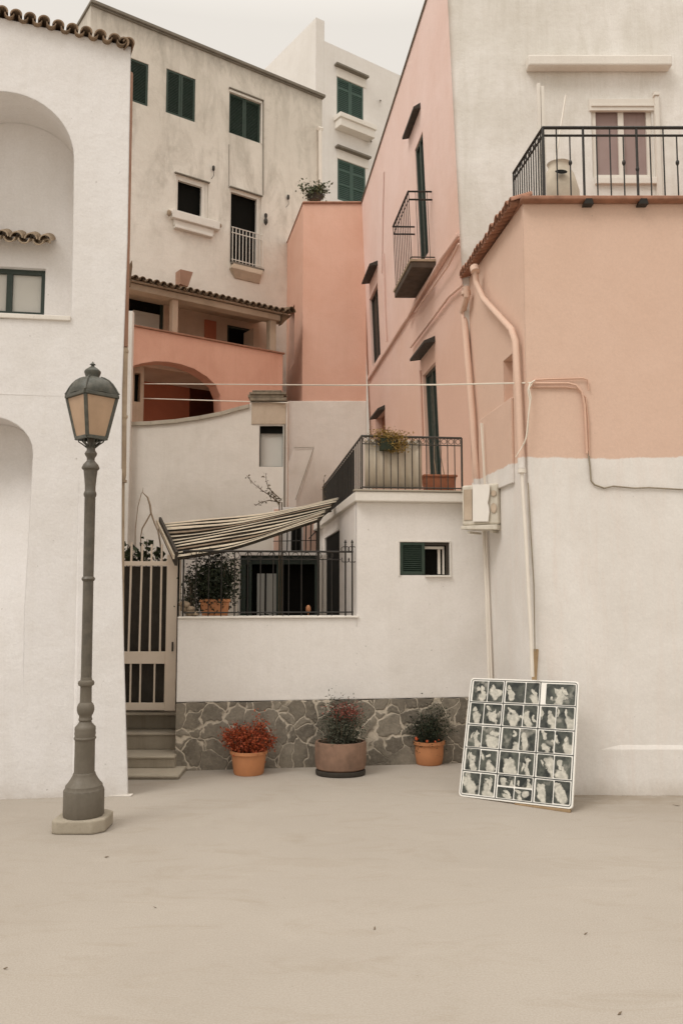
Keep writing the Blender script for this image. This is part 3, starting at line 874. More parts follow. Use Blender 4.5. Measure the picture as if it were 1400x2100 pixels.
# posts, beam, roof
for x0, x1, yt in ((357, 369, 600), (558, 571, 648)):
    a = wO.at(x0, 690)[0]; b = wO.at(x1, 690)[0]
    mb = MB(); mb.box(wO, a, b, hP + .036, wO.at((x0 + x1) / 2, yt)[1], -.25, -.09); mb.build('post', M['loggia_in'] if x0 < 400 else M['beigepl'], log, bevel=.012)
hB = (wO.at(272, 588)[1] + wO.at(575, 661)[1]) / 2
mb = MB(); mb.box(wO, s00 - .05, sE + .05, hB, hB + .13, -.29, -.03); mb.build('beam', M['beigepl'], log, bevel=.01)
mb = MB(); mb.hexa([wO.pt(s00 - .1, hB + .13, .06), wO.pt(sE + .1, hB + .13, .06), wO.pt(sE + .1, hB + .42, -2.0), wO.pt(s00 - .1, hB + .42, -2.0),
                    wO.pt(s00 - .1, hB + .16, .06), wO.pt(sE + .1, hB + .16, .06), wO.pt(sE + .1, hB + .45, -2.0), wO.pt(s00 - .1, hB + .45, -2.0)])
mb.build('ceiling', M['beigepl'], log)
tp = MB(); nT = 25
for k in range(nT):
    s = s00 + .02 + (sE - s00) * k / (nT - 1)
    hh = hB + .165 + random.uniform(-.006, .006)
    tp.shell(wO.pt(s, hh, .17 + random.uniform(-.015, .015)), wO.pt(s, hh + .36, -2.0), wO.u, V((0, 0, 1)), .058, .014, 8)
    tp.shell(wO.pt(s + .062, hh + .02, .14), wO.pt(s + .062, hh + .38, -2.0), wO.u, V((0, 0, 1)), .05, .012, 8, flip=True)
tp.shell(wO.pt(sE + .12, hB + .20, .19), wO.pt(sE + .12, hB + .62, -2.0), (wO.u - V((0, 0, .3))).normalized(), V((0, 0, 1)), .085, .016, 8)
tp.build('roof_tile', M['claydark'], log, smooth=40)
mb = MB(); mb.hexa([wO.pt(sE - .05, hB - .10, -.1), wO.pt(sE + .04, hB + .0, -.1), wO.pt(sE + .04, hB + .0, .02), wO.pt(sE - .05, hB - .1, .02),
                    wO.pt(sE - .05, hB + .12, -.1), wO.pt(sE + .2, hB + .15, -.1), wO.pt(sE + .2, hB + .15, .05), wO.pt(sE - .05, hB + .12, .05)])
mb.build('bracket', M['claydark'], log)
# pale left pier in the arcade, with a slit window
mb = MB(); dk = []
wOp = wO.off(-.36)
rs = wOp.rect((276, 762), (288, 768), (288, 826), (276, 822))
qp = wOp.rect((268, 740), (295, 745), (295, 905), (268, 905))
wallpoly(mb, wOp, rpts(qp), [(rpts(rs), .12)], thick=.25, hback=dk)
mb.build('pier', M['beigepl'], log); rooms(dk, 'slit', M['dark'], log)
# chimney vent standing on the lean-to roof
mb = MB()
q = [wO.px(370, 582, -1.3), wO.px(386, 588, -1.3), wO.px(396, 558, -1.3), wO.px(370, 552, -1.3)]
mb.prism(q, wO.n * -.25); mb.build('vent', M['pipebrown'], log)
# flashing strip above the tiles
mb = MB(); mb.box(wO, s00 - .1, s00 + 1.9, hB + .50, hB + .78, -2.06, -1.98); mb.build('flashing', M['beigepl'], log)
mb = MB(); q = wO.px(268, 562, .12)
mb.tube([q + V((-.02, 0, -.25)), q + V((-.03, 0, 0)), q + V((0, 0, .16)), q + V((.02, 0, .26))], [.03, .05, .035, .006], 6); mb.build('roof_finial', M['claydark'], log, smooth=40)

# ================================================================== WHITE GARDEN WALL WITH RISING TOP (annex behind)
aB, bB = plan(262, 15.0), plan(592, 15.0)
wB = W(aB, bB)
gw = thing('curved_garden_wall', 'cream plastered wall with a rising curved top and a small window below the orange arcade', 'wall', (aB + bB) / 2)
top = [wB.at(x, y) for x, y in ((590, 824), (513, 824), (511, 833), (490, 838), (455, 848), (410, 857), (360, 864), (310, 868), (262, 870))]
rwB = wB.rect((532, 873), (580, 873), (580, 957), (532, 957))
mb = MB()
wallpoly(mb, wB, [(top[-1][0], 0), (top[0][0], 0)] + top, [(rpts(rwB), .10)], thick=.28)
mb.build('wall', M['back'], gw, merge=True)
mb = MB()
cp = top[2:]
for i in range(len(cp) - 1):
    (sa, ha), (sb, hb) = cp[i], cp[i + 1]
    mb.hexa([wB.pt(sb, hb - .04, -.29), wB.pt(sa, ha - .04, -.29), wB.pt(sa, ha - .04, .03), wB.pt(sb, hb - .04, .03),
             wB.pt(sb, hb + .035, -.29), wB.pt(sa, ha + .035, -.29), wB.pt(sa, ha + .035, .03), wB.pt(sb, hb + .035, .03)])
mb.build('coping', M['tread'], gw, merge=True)
mb = MB(); q = wB.rect((516, 826), (586, 826), (586, 870), (516, 870)); mb.box(wB, q[0], q[1], q[2], q[3], -.05, .012); mb.build('patch', M['beigepl'], gw)
win = casement(gw, wB, rwB, -.05, M['greenframe'], M['blind'], fw=.012, mull=())
mb = MB(); mb.box(wB, rwB[0] + .01, rwB[1] - .01, rwB[3] - .13, rwB[3] - .005, -.09, -.052); mb.build('shutter_box', M['dark'], win)
mb = MB(); mb.box(wB, rwB[1] + .02, rwB[1] + .045, rwB[2] - 1.0, rwB[3] + .02, .0, .02); mb.build('cable_duct', M['coping'], gw)
mb = MB(); q = wB.rect((258, 640), (269, 640), (269, 1150), (258, 1150), .05); mb.box(wB, q[0], q[1], 0, q[3], .0, .12); mb.build('corner_post', M['trim'], gw)
# boards stacked on that wall
pb = thing('board_stack', 'stack of grey weathered boards lying on top of the cream garden wall', 'boards', wB.px(548, 823))
for (x0, x1, y0, y1, o) in ((513, 588, 816, 823, .02), (509, 582, 810, 816, .01), (512, 587, 805, 810, .03), (518, 578, 801, 805, 0)):
    a = wB.at(x0, y1, o); b = wB.at(x1, y0, o)
    mb = MB(); mb.box(wB, a[0], b[0], a[1] + .002, b[1] - .002, o - .3, o + .05); mb.build('board', M['oldwood'], pb, bevel=.006)

# ================================================================== ORANGE BUILDING IN THE MIDDLE
aM, bM = plan(618, 17.5), plan(752, 17.5)
wM = W(aM, bM)
orb = thing('orange_corner_house', 'narrow orange house with cream lower wall wedged between the garden wall and the pink house', 'house', aM)
hM = wM.at(680, 417)[1]
wM2 = W(aM, u=V((-.229, 1, 0)))
rS = wM2.rect((593, 640), (603, 630), (604, 744), (594, 756))
mb = MB(); dk = []
wallpoly(mb, wM, [(0, 0), (wM.L, 0), (wM.L, hM), (0, hM)], thick=.0, sides=False)
wallpoly(mb, wM2, [(0, 0), (2.2, 0), (2.2, hM), (0, hM)], [(rpts(rS), .12)], sides=False, hback=dk)
e2 = wM2.pt(2.2, hM)
mb.add([wM.pt(0, hM), wM.pt(wM.L, hM), wM.pt(wM.L, hM) + V((0, 2, 0)), e2], [(0, 1, 2, 3)])
mb.build('wall', M['orange'], orb, merge=True)
rooms(dk, 'slit_window', M['dark'], orb)
lowl = wM.at(589, 900)[0]
mb = MB(); mb.box(wM, lowl, wM.L, 0, 5.93, -1.0, .025); mb.build('lower_wall', M['back'], orb, bevel=.01)
mb = MB(); mb.tube([wM.pt(0, hM + .01, .01), wM.pt(wM.L, hM + .01, .01)], .03, 6); mb.tube([wM2.pt(0, hM + .01, .0), wM2.pt(2.2, hM + .01, .0)], .02, 6)
mb.build('coping', M['claypink'], orb, smooth=40)
rp = thing('roof_shrub', 'leafy green shrub in a pot on the flat roof of the orange corner house', 'plant', wM.px(646, 411, -.6))
c = wM.px(646, 411, -.6)
mb = MB(); mb.lathe([(.10, 0), (.14, .10), (.15, .10), (.15, .13)], c, 12, sx=1.3); mb.build('pot', M['hood'], rp)
shrub(rp, c + V((-.03, 0, .08)), .28, .22, .36, 900, .075, M['leafmid'], asp=.55, stems=10, clump=.14)

# leaning pale sheet in front of the cream lower wall
mb = MB(); wQ = wM.off(.5)
mb.prism([wQ.px(x, y) for x, y in ((603, 919), (643, 918), (640, 940), (605, 1045), (584, 1045), (587, 958))], wQ.n * -.012)
single(mb, 'leaning_sheet', M['back'], 'pale cut panel leaning against the cream wall behind the cane shade', 'panel', wQ.px(600, 1045))
mb = MB(); mb.tube([wQ.px(603, 918, .02), wQ.px(644, 917, .02)], .006, 6); mb.tube([wQ.px(643, 919, .02), wQ.px(606, 1025, .02)], .007, 6)
single(mb, 'bent_wire', M['cabledark'], 'bent dark wire along the edge of the pale leaning panel', 'wire', wQ.px(606, 1025, .02), smooth=40)

# ================================================================== TALL PINK HOUSE (side facade) WITH CREAM FRONT
C2a = P(945, 560, 10.2); C2b = P(915, 0, 10.2)
lean = (C2b - C2a).normalized()
base = C2a - lean * (C2a.z / lean.z)
farend = plan(742, 17.5) + V((.42, 0, 0)); farend.y = 17.5
wP = W(base, farend, up=lean)
tall = thing('tall_pink_house', 'tall house with long pink side wall and a cream front above the terrace', 'house', base)
HT = 10.35 / lean.z
def vr(xl0, yl0, xl1, yl1, xr0, yr0, xr1, yr1):     # left top/bottom, right top/bottom pixel corners
    return wP.rect((xl0, yl0), (xr0, yr0), (xr1, yr1), (xl1, yl1))
d1 = vr(849, 303, 862, 530, 864, 283, 881, 527)
d2 = vr(757, 605, 763, 748, 775, 588, 779, 733)
d3 = vr(867, 766, 876, 985, 893, 745, 903, 985)
d4 = vr(770, 850, 770, 905, 789, 842, 790, 900)
mb = MB(); dk = []
wallpoly(mb, wP, [(0, 0), (wP.L + .3, 0), (wP.L + .3, HT), (0, HT)], [(rpts(d1), .10), (rpts(d2), .14), (rpts(d3), .14), (rpts(d4), .16)], sides=False)
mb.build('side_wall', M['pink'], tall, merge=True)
def pdoor(r, nm, m, o=-.09):
    mb = MB(); s0, s1, h0, h1 = r; f = .05
    mb.box(wP, s0, s1, h0, h1, o - .05, o)
    mb.box(wP, s0, s0 + f, h0, h1, o, o + .035); mb.box(wP, s1 - f, s1, h0, h1, o, o + .035)
    mb.box(wP, s0 + f, s1 - f, h1 - f, h1, o, o + .032); mb.box(wP, (s0 + s1) / 2 - .03, (s0 + s1) / 2 + .03, h0, h1 - f, o, o + .03)
    return mb.build(nm, m, tall)
pdoor(d1, 'balcony_door', M['greenframe'], -.05); pdoor(d2, 'window', M['darkwood'], -.08); pdoor(d3, 'terrace_door', M['greenframe'], -.08)
mb = MB(); mb.box(wP, d4[0], d4[1], d4[2], d4[3], -.16, -.14); mb.build('blind', M['claypink'], tall)
# front
wT = W(V((base.x, 10.2, 0)), u=V((1, 0, 0)))
zz = lambda h: (h * lean.x / lean.z)
tp0 = 10.35
rF = wT.rect((1213, 214), (1335, 214), (1337, 366), (1213, 366))
mb = MB()
wallpoly(mb, wT, [(zz(2.5), 2.5), (6, 2.5), (6, tp0), (zz(tp0), tp0)], [(rpts(rF), .16)], sides=False, o=.004)
pe = wP.pt(wP.L, HT)
mb.add([wT.pt(zz(tp0), tp0), wT.pt(6, tp0), wT.pt(6, tp0) + V((0, 7, 0)), V((pe.x, pe.y, tp0))], [(0, 1, 2, 3)])
mb.build('front_wall', M['cream'], tall, merge=True)
mb = MB(); mb.tube([wP.pt(0, HT, .01), wP.pt(wP.L, HT, .01)], .018, 6); mb.build('roof_edge', M['coping'], tall, smooth=40)
casement(tall, wT, rF, -.02, M['frame'], M['curtain'], fw=.06, mull=(.5,), depth=.05)
mb = MB(); s0, s1, h0, h1 = rF
mb.box(wT, s0 - .03, s1 + .08, h1 - .10, h1 + .06, -.018, .03); mb.box(wT, s0 - .01, s1 + .05, h1 - .05, h1 - .02, .03, .045)
mb.build('roller_box', M['frame'], tall, bevel=.005)
mb = MB(); mb.box(wT, s0 + .02, s1 + .05, h0 - .09, h0 - .003, .004, .05); mb.build('sill', M['trim'], tall, bevel=.006)
mb = MB(); q = wT.rect((1077, 129), (1368, 126), (1368, 149), (1077, 149)); mb.box(wT, q[0], q[1], q[2], q[3], .004, .16); mb.build('awning_box', M['trim'], tall, bevel=.02)
mb = MB(); p0, p1 = wT.px(1351, 140, .05), wT.px(1351, 420, .05)
mb.box(wT, wT.at(1335, 200)[0] + .012, wT.at(1347, 200)[0], wT.at(1340, 420)[1], wT.at(1340, 192)[1], .006, .05); mb.build('shutter_rail', M['frame'], tall)
# hoods over the openings
def hood(cx0, cy0, cx1, cy1, out, th=.04):
    a = wP.at(cx0, cy0); b = wP.at(cx1, cy1)
    s0, s1 = sorted((a[0], b[0])); h = (a[1] + b[1]) / 2
    mb = MB()
    mb.hexa([wP.pt(s0, h, .0), wP.pt(s1, h, .0), wP.pt(s1, h - .02, out), wP.pt(s0, h - .02, out),
             wP.pt(s0, h + th + .05, .0), wP.pt(s1, h + th + .05, .0), wP.pt(s1, h + th - .02, out), wP.pt(s0, h + th - .02, out)])
    mb.build('hood', M['hood'], tall, bevel=.004)
hood(862, 222, 838, 284, .11); hood(774, 534, 758, 590, .17); hood(892, 695, 862, 744, .17); hood(789, 834, 773, 864, .15)
# string courses and pipes on the side wall
def strip(px0, px1, hgt, out, name='string_course', m='pink'):
    a = wP.at(*px0); b = wP.at(*px1); h = (a[1] + b[1]) / 2
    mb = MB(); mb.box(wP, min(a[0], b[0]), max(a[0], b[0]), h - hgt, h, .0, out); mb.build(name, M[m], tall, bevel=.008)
a = wP.at(937, 490); b = wP.at(745, 792); hS = (a[1] + b[1]) / 2
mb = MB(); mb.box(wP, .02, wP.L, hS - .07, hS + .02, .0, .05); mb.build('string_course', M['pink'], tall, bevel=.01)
for pts_, r_ in (([wP.px(940, 482, .06), wP.px(905, 530, .06), wP.px(842, 640, .06), wP.px(834, 655, .07)], .022),
    ([wP.px(940, 500, .07), wP.px(918, 545, .07), wP.px(850, 640, .07)], .016),
    ([wP.px(947, 585, .04), wP.px(920, 608, .04), wP.px(842, 712, .04)], .018),
    ([wP.px(786, 520, .03), wP.px(789, 640, .03), wP.px(792, 700, .03)], .014),
    ([wP.px(787, 352, .012), wP.px(785, 420, .012), wP.px(783, 560, .012)], .014),
    ([wP.px(861, 760, .02), wP.px(866, 905, .02)], .014)):
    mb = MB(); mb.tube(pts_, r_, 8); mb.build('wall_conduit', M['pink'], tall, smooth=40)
# balcony
a = wP.at(893, 531); b = wP.at(856, 628)
hb = (a[1] + b[1]) / 2; sb0, sb1 = a[0], b[0]
OB = .36
mb = MB(); mb.box(wP, sb0, sb1, hb, hb + .09, .0, OB)
bal = mb.build('balcony', M['slabdark'], tall, bevel=.008)
mb = MB(); mb.box(wP, sb0 - .01, sb1 + .01, hb + .092, hb + .125, .0, OB + .015); mb.build('balcony_edge', M['claylight'], bal)
RH = 1.02
mb = MB()
e0 = wP.pt(sb0 + .04, hb + .12, OB - .02); e1 = wP.pt(sb1 - .04, hb + .12, OB - .02)
railing(mb, (e0, e1), 0, RH, 10, .006, .017, lean, .06, RH - .12)
for hh in (RH, RH - .12):
    mb.tube([e0 + lean * hh, wP.pt(sb0 + .04, hb + .12 + hh, 0)], .013, 6)
    mb.tube([e1 + lean * hh, wP.pt(sb1 - .04, hb + .12 + hh, 0)], .013, 6)
mb.tube([e0 + lean * .05, wP.pt(sb0 + .04, hb + .17, 0)], .009, 6)
for q in (.3, .55, .8):
    pp = e0.lerp(wP.pt(sb0 + .04, hb + .12, 0), q); mb.tube([pp, pp + lean * RH], .004, 5)
mb.build('balcony_railing', M['iron'], bal, smooth=40)

# ================================================================== PINK TERRACE HOUSE (projecting wing, right)
aW = plan(1086, 8.14)
wF0 = W(aW, u=V((1, 0, 0)))
wS = W(aW, u=V((-.1118, 1, 0)))
wing = thing('pink_terrace_house', 'salmon pink projecting house with white lower walls and an iron railed roof terrace', 'house', aW)
hE = wF0.at(1200, 418)[1]
SD = 2.07
rN = wS.rect((1031, 742), (1050, 724), (1051, 812), (1033, 828))
mb = MB(); nb = MB()
wallpoly(mb, wF0, [(0, -.02), (6, -.02), (6, hE), (0, hE)], sides=False)
wallpoly(mb, wS, [(0, -.02), (SD, -.02), (SD, hE), (0, hE)], [(rpts(rN), .12)], sides=False, hback=mb)
mb.add([wF0.pt(0, hE), wF0.pt(6, hE), wF0.pt(6, hE) + V((0, SD, 0)), wS.pt(SD, hE)], [(0, 1, 2, 3)])
mb.build('wall', M['wing'], wing, merge=True)
# sloped skirting ledge on the front
s0 = wF0.at(1224, 1530)[0]; hL = wF0.at(1300, 1532)[1]
s1 = s0 + .22
vs = []
for s_, pr in ((s0, -.003), (s1, .015), (6, .015)):
    vs += [wF0.pt(s_, 0, pr), wF0.pt(s_, hL - .022, pr), wF0.pt(s_, hL + .032, -.004)]
mb = MB(); mb.add(vs, [(0, 3, 4, 1), (1, 4, 5, 2), (3, 6, 7, 4), (4, 7, 8, 5)])
mb.build('skirting', M['wing'], wing)
# terrace edge: a slab with tile edging on the flank
mb = MB(); mb.box(wF0, -.03, 6, hE + .001, hE + .045, -1.95, .10); mb.build('terrace_slab', M['claypink'], wing, bevel=.012)
tp = MB()
for k in range(19):
    s = SD * (k + .3) / 19
    j = random.uniform(-.012, .012)
    tp.shell(wS.pt(s, hE + .02 + j, .13 + j), wS.pt(s, hE + .09, -.10), wS.u, V((0, 0, 1)), .062, .014, 7)
    tp.shell(wS.pt(s + .057, hE + .04 + j, .11), wS.pt(s + .057, hE + .10, -.10), wS.u, V((0, 0, 1)), .05, .012, 7, flip=True)
tp.build('edge_tile', M['claypink'], wing, smooth=40)
# ledge under the niche of the flank
a = wS.at(1052, 812); b = wS.at(985, 866); h = (a[1] + b[1]) / 2
mb = MB(); mb.box(wS, a[0], b[0], h - .9, h, .001, .03); mb.build('ledge', M['wing'], wing, bevel=.006)
# iron railing of the terrace
zr0 = hE + .045
yR = 8.19
cA = P(1112, 262, yR); RT = cA.z
cA.z = 0; side = V((-.1118, 1, 0)); cB = V((6.0, yR, 0)); cC = cA + side * .95
mb = MB()
up = V((0, 0, 1))
mb.tube([cA + up * RT, cB + up * RT], .017, 6); mb.tube([cA + up * (RT - .085), cB + up * (RT - .085)], .012, 6)
mb.tube([cA + up * (zr0 + .04), cB + up * (zr0 + .04)], .010, 6)
for z_, r_ in ((RT, .017), (RT - .085, .012), (zr0 + .04, .01)): mb.tube([cA + up * z_, cC + up * z_], r_, 6)
mb.tube([cA + up * (zr0 - .03), cA + up * RT], .016, 6)
n = 0; x = cA.x
step = 28.6 / F * yR
k = 1
while x + step * k < 5.5:
    xx = x + step * k
    post = (k % 4 == 3)
    p = V((xx, yR, 0))
    mid = (k % 2 == 0)
    mb.tube([p + up * ((zr0 - .07) if post else zr0 + .03), p + up * (RT if k % 2 == 1 else RT - .085)], .013 if post else .0075, 6)
    if k % 4 == 2 or k % 8 == 7:
        q = p + up * ((RT + zr0) / 2 + (.02 if k % 4 == 2 else -.05)); mb.lathe([(.006, -.035), (.018, -.012), (.02, 0), (.018, .012), (.006, .035)], q, 8)
    if post: mb.hexa([p + V((-.05, -.14, zr0 - .085)), p + V((.05, -.14, zr0 - .085)), p + V((.05, .02, zr0 - .085)), p + V((-.05, .02, zr0 - .085)),
                      p + V((-.03, -.15, zr0 - .03)), p + V((.03, -.15, zr0 - .03)), p + V((.02, .02, zr0 - .0)), p + V((-.02, .02, zr0 - .0))])
    k += 1
for i in range(1, 14):
    p = cA.lerp(cC, i / 13); mb.tube([p + up * (zr0 + .02), p + up * (RT if i == 13 else RT - .0)], .012 if i == 13 else .0075, 6)
for i in range(6):
    p = cA.lerp(cC, (i + .5) / 6) + up * (RT - .043); mb.tube([p + side * -.05 + up * .03, p, p + side * .05 - up * .03], .005, 5)
mb.build('terrace_railing', M['iron'], wing, smooth=40)
# two slim white posts and a stick on the terrace
for (x, y, yb, Y, nm) in ((1103, 172, 420, 8.5, 0), (1111, 178, 420, 8.5, 1), (1344, 198, 420, 8.9, 2)):
    mb = MB(); p = P(x, y, Y)
    mb.box(W(V((p.x, Y, 0)), u=V((1, 0, 0))), -.018, .018, hE + .072, p.z, -.018, .018)
    if nm == 2: mb.box(W(V((p.x, Y, 0)), u=V((1, 0, 0))), -.03, .03, p.z + .001, p.z + .03, -.03, .03)
    single(mb, 'awning_post', M['frame'], ('tall slim white post at the left end of the roof terrace railing', 'shorter white post beside the tallest post behind the terrace corner', 'capped white post beside the curtained terrace window')[nm], 'post', V((p.x, Y, hE + .072)), bevel=.004)
mb = MB(); q0 = P(1159, 196, 9.2); q1 = V((P(1120, 300, 9.2).x - .1, 9.0, hE + .08))
mb.tube([q0, q1], .012, 6); single(mb, 'thin_stick', M['pipecream'], 'thin pale stick propped diagonally on the roof terrace', 'stick', q1, smooth=40)
jb = P(1146, 405, 9.0); jb.z = hE + .072
jr = thing('clay_jar', 'large sandy clay jar with a dark mouth standing behind the terrace railing', 'jar', jb)
mb = MB(); jh = P(1146, 345, 9.0).z - jb.z
mb.lathe([(.12, 0), (.19, .08), (.225, jh * .38), (.215, jh * .62), (.17, jh * .86), (.12, jh * .97), (.115, jh * 1.03), (.13, jh * 1.06), (.10, jh * 1.05)], jb, 20, wob=.02); mb.build('body', M['jar'], jr, smooth=50)
mb = MB(); mc = jb + V((-.03, -.215, jh * .80)); mb.lathe([(.001, 0), (.085, .0)], V((0, 0, 0)), 16, capb=False, capt=False)
for i in range(len(mb.v)): v = mb.v[i]; mb.v[i] = mc + V((v.x * .8, v.y * .25, v.y * .42))
mb.build('mouth', M['dark'], jr)
# pipes down the flank of the wing
pg = thing('crooked_drainpipe', 'thick pink drainpipe bending down the flank of the pink wing, white at the bottom', 'drainpipe', wS.px(1093, 1390, .05))
mb = MB(); mb.tube([wS.px(973, 552, .12), wS.px(976, 580, .10), wS.px(990, 612, .08), wS.px(1048, 676, .07), wS.px(1056, 700, .07), wS.px(1062, 800, .06), wS.px(1069, 962, .06)], .035, 12)
mb.tube([wS.px(972, 548, .12), wS.px(974, 558, .12)], .055, 10)
mb.build('upper_pipe', M['cablepink'] if False else M['wing'], pg, smooth=40)
mb = MB(); mb.tube([wS.px(1069, 966, .06), wS.px(1079, 1130, .05), wS.px(1088, 1300, .04), wS.px(1091, 1388, .04)], .018, 12)
mb.lathe([(.042, -.02), (.042, .02)], wS.px(1069, 966, .06), 12)
mb.build('lower_pipe', M['pipecream'], pg, smooth=40)
mb = MB(); mb.tube([wS.px(955, 588, .10), wS.px(957, 606, .09), wS.px(948, 640, .07), wS.px(952, 660, .06), wS.px(968, 850, .06), wS.px(978, 1000, .06)], .040, 12)
mb.lathe([(.06, -.03), (.06, .02)], wS.px(955, 600, .09), 12)
single(mb, 'pink_downpipe', M['wing'], 'pink downpipe running from the tile edge down to the wall unit', 'drainpipe', wS.px(978, 1000, .06), smooth=40)
mb = MB(); mb.tube([wS.px(986, 868, .04), wS.px(990, 930, .04), wS.px(993, 1000, .04)], .012, 8); mb.tube([wS.px(989, 868, .06), wS.px(995, 1000, .06)], .006, 6)
single(mb, 'white_conduit', M['cable'], 'thin white conduit ending above the wall unit', 'pipe', wS.px(993, 1000, .04), smooth=40)

# ================================================================== CABLES
wf = lambda x, y, o=.02: wF0.px(x, y, o)
mb = MB(); mb.tube([P(290, 787, 15.75), P(500, 788.5, 12.5), P(700, 790, 10.3), P(900, 789, 8.9), wf(1092, 785, .03)], .009, 6)
single(mb, 'upper_wire', M['cable'], 'long pale wire strung from the orange arcade across to the pink wing', 'wire', P(290, 787, 15.75), smooth=60)
mb = MB(); mb.tube([P(293, 817, 15.75), P(455, 822, 15.3), P(592, 826, 14.9)], .010, 6)
single(mb, 'lower_wire', M['cable'], 'short pale wire across the orange arcade just below the long one', 'wire', P(293, 817, 15.75), smooth=60)
mb = MB()
mb.tube([wf(1088, 792), wf(1095, 779), wf(1140, 777), wf(1195, 776), wf(1204, 779), wf(1207, 800)], .008, 6)
mb.tube([wf(1086, 796, .03), wf(1092, 786, .03), wf(1165, 786, .03), wf(1180, 790, .03), wf(1192, 803, .03), wf(1198, 830, .03), wf(1203, 930, .03)], .011, 8)
mb.tube([wf(1088, 794, .02), wf(1160, 794, .02), wf(1182, 797, .02), wf(1200, 815, .02), wf(1206, 870, .02), wf(1207, 935, .02)], .008, 6)
cb = thing('cable_run', 'bundle of painted cables turning down the pink wing and running along its white wall', 'cable', wf(1207, 935))
mb.build('painted_cables', M['cablepink'], cb, smooth=60)
mb = MB(); mb.tube([wf(1206, 932, .015), wf(1209, 960, .015), wf(1211, 986, .015), wf(1218, 994, .015), wf(1238, 1001, .012), wf(1256, 997, .015), wf(1300, 1001, .015), wf(1330, 1000, .015), wf(1400, 1004, .015), wf(1600, 1008, .015)], .0085, 6)
mb.tube([wf(1205, 926, .02), wf(1208, 950, .025), wf(1211, 985, .02)], .006, 6)
mb.build('dusty_cable', M['cabledark'], cb, smooth=60)
mb = MB()
mb.tube([wf(1096, 780, .05), wf(1086, 786, .06), wf(1082, 800, .06), wf(1086, 822, .06), wf(1083, 850, .06), wf(1081, 885, .06), wf(1075, 908, .06), wf(1056, 938, .06)], [.008] * 6 + [.007, .003], 6)
mb.tube([wf(1092, 783, .05), wf(1084, 796, .07), wf(1088, 815, .07), wf(1082, 860, .07), wf(1078, 898, .07), wf(1070, 915, .07)], [.006] * 5 + [.003], 6)
single(mb, 'loose_cable', M['cable'], 'loose white cable ends dangling from the corner of the pink wing', 'cable', wf(1081, 885, .06), smooth=60)

# ================================================================== WHITE ANNEX WITH STONE BASE
aA, bA = plan(366, 9.2), plan(994, 9.64)
wA = W(aA, bA)
ann = thing('white_annex', 'low white annex on a fieldstone base with a railed roof terrace beside the gate', 'annex', (aA + bA) / 2)
hLow = (wA.at(370, 1270)[1] + wA.at(730, 1266)[1]) / 2
hSl = wA.at(850, 1031)[1]
sC = wA.at(731, 1150)[0]; sEnd = wA.L + .06
hSt = (wA.at(380, 1446)[1] + wA.at(950, 1424)[1]) / 2
rW = wA.rect((819, 1112), (920, 1112), (922, 1179), (820, 1180))
mb = MB(); dk = []
wallpoly(mb, wA, [(0, hSt), (sEnd, hSt), (sEnd, hSl), (sC, hSl), (sC, hLow), (0, hLow)], [(rpts(rW), .14)], thick=.24, hback=dk)
S2 = V((-.1118, 1, 0))
wC = W(wA.pt(sC, 0, 0), u=S2)
rDk = wC.rect((664, 1104), (695, 1088), (697, 1300), (668, 1300))
wallpoly(mb, wC, [(0, hLow - .1), (5.4, hLow - 1.6), (5.4, hSl), (0, hSl)], [(rpts(rDk), .025)], sides=False, hback=dk)
mb.build('wall', M['annex'], ann, merge=True)
rooms(dk, 'room', M['dark'], ann)
# stone base, uneven top
mb = MB()
topp = []
for k in range(0, 41):
    s = sEnd * k / 40; topp.append((s, hSt + random.uniform(-.012, .008) - .005))
wallpoly(mb, wA, [(0, -.02), (sEnd, -.02)] + topp[::-1], thick=.3, o=.035)
mb.build('stone_base', M['stone'], ann, merge=True)
# sill over the low wall
mb = MB(); mb.box(wA, -.0, sC + .02, hLow + .001, hLow + .022, -.26, .025); mb.build('wall_cap', M['trim'], ann, bevel=.005)
# window: fixed shutter left, open casement right
s0, s1, h0, h1 = rW; sm = s0 + (s1 - s0) * .50
mb = MB()
mb.box(wA, s0 - .015, s1 + .012, h1 + .001, h1 + .018, -.02, .012); mb.box(wA, s0 - .018, s0 - .001, h0 - .01, h1, -.02, .012)
mb.box(wA, s1 + .001, s1 + .018, h0 - .01, h1, -.02, .012); mb.box(wA, sm, s1 + .02, h0 - .022, h0 - .001, -.02, .03)
wf_ = mb.build('window', M['trim'], ann)
mb = MB(); f = .035
mb.box(wA, s0 + .006, s0 + f, h0 + .004, h1 - .004, -.04, .004); mb.box(wA, sm - f, sm, h0 + .004, h1 - .004, -.04, .004)
mb.box(wA, s0 + f, sm - f, h0 + .004, h0 + f, -.04, .002); mb.box(wA, s0 + f, sm - f, h1 - f, h1 - .004, -.04, .002)
for i in range(13):
    hc = h0 + f + (h1 - h0 - 2 * f) * (i + .5) / 13; dh = (h1 - h0 - 2 * f) / 13
    q = [wA.pt(s0 + f, hc - dh * .5, -.004), wA.pt(sm - f, hc - dh * .5, -.004), wA.pt(sm - f, hc + dh * .4, -.03), wA.pt(s0 + f, hc + dh * .4, -.03)]
    u = V((0, 0, .005)); mb.hexa(q + [p + u for p in q])
mb.build('shutter', M['green'], wf_)
mb = MB(); mb.box(wA, sm + .002, s1 - .003, h1 - .035, h1 - .002, -.06, -.01); mb.box(wA, s1 - .03, s1 - .003, h0 + .004, h1 - .036, -.06, -.01); mb.build('dark_frame', M['darkwood'], wf_)
mb = MB(); mb.box(wA, sm + .01, s1 - .045, h1 - .075, h1 - .045, -.10, -.062); mb.box(wA, s1 - .062, s1 - .045, h0 + .01, h1 - .076, -.10, -.062); mb.box(wA, s1 - .115, s1 - .085, h0 + .012, h1 - .077, -.12, -.09)
mb.build('sash', M['pipecream'], wf_)
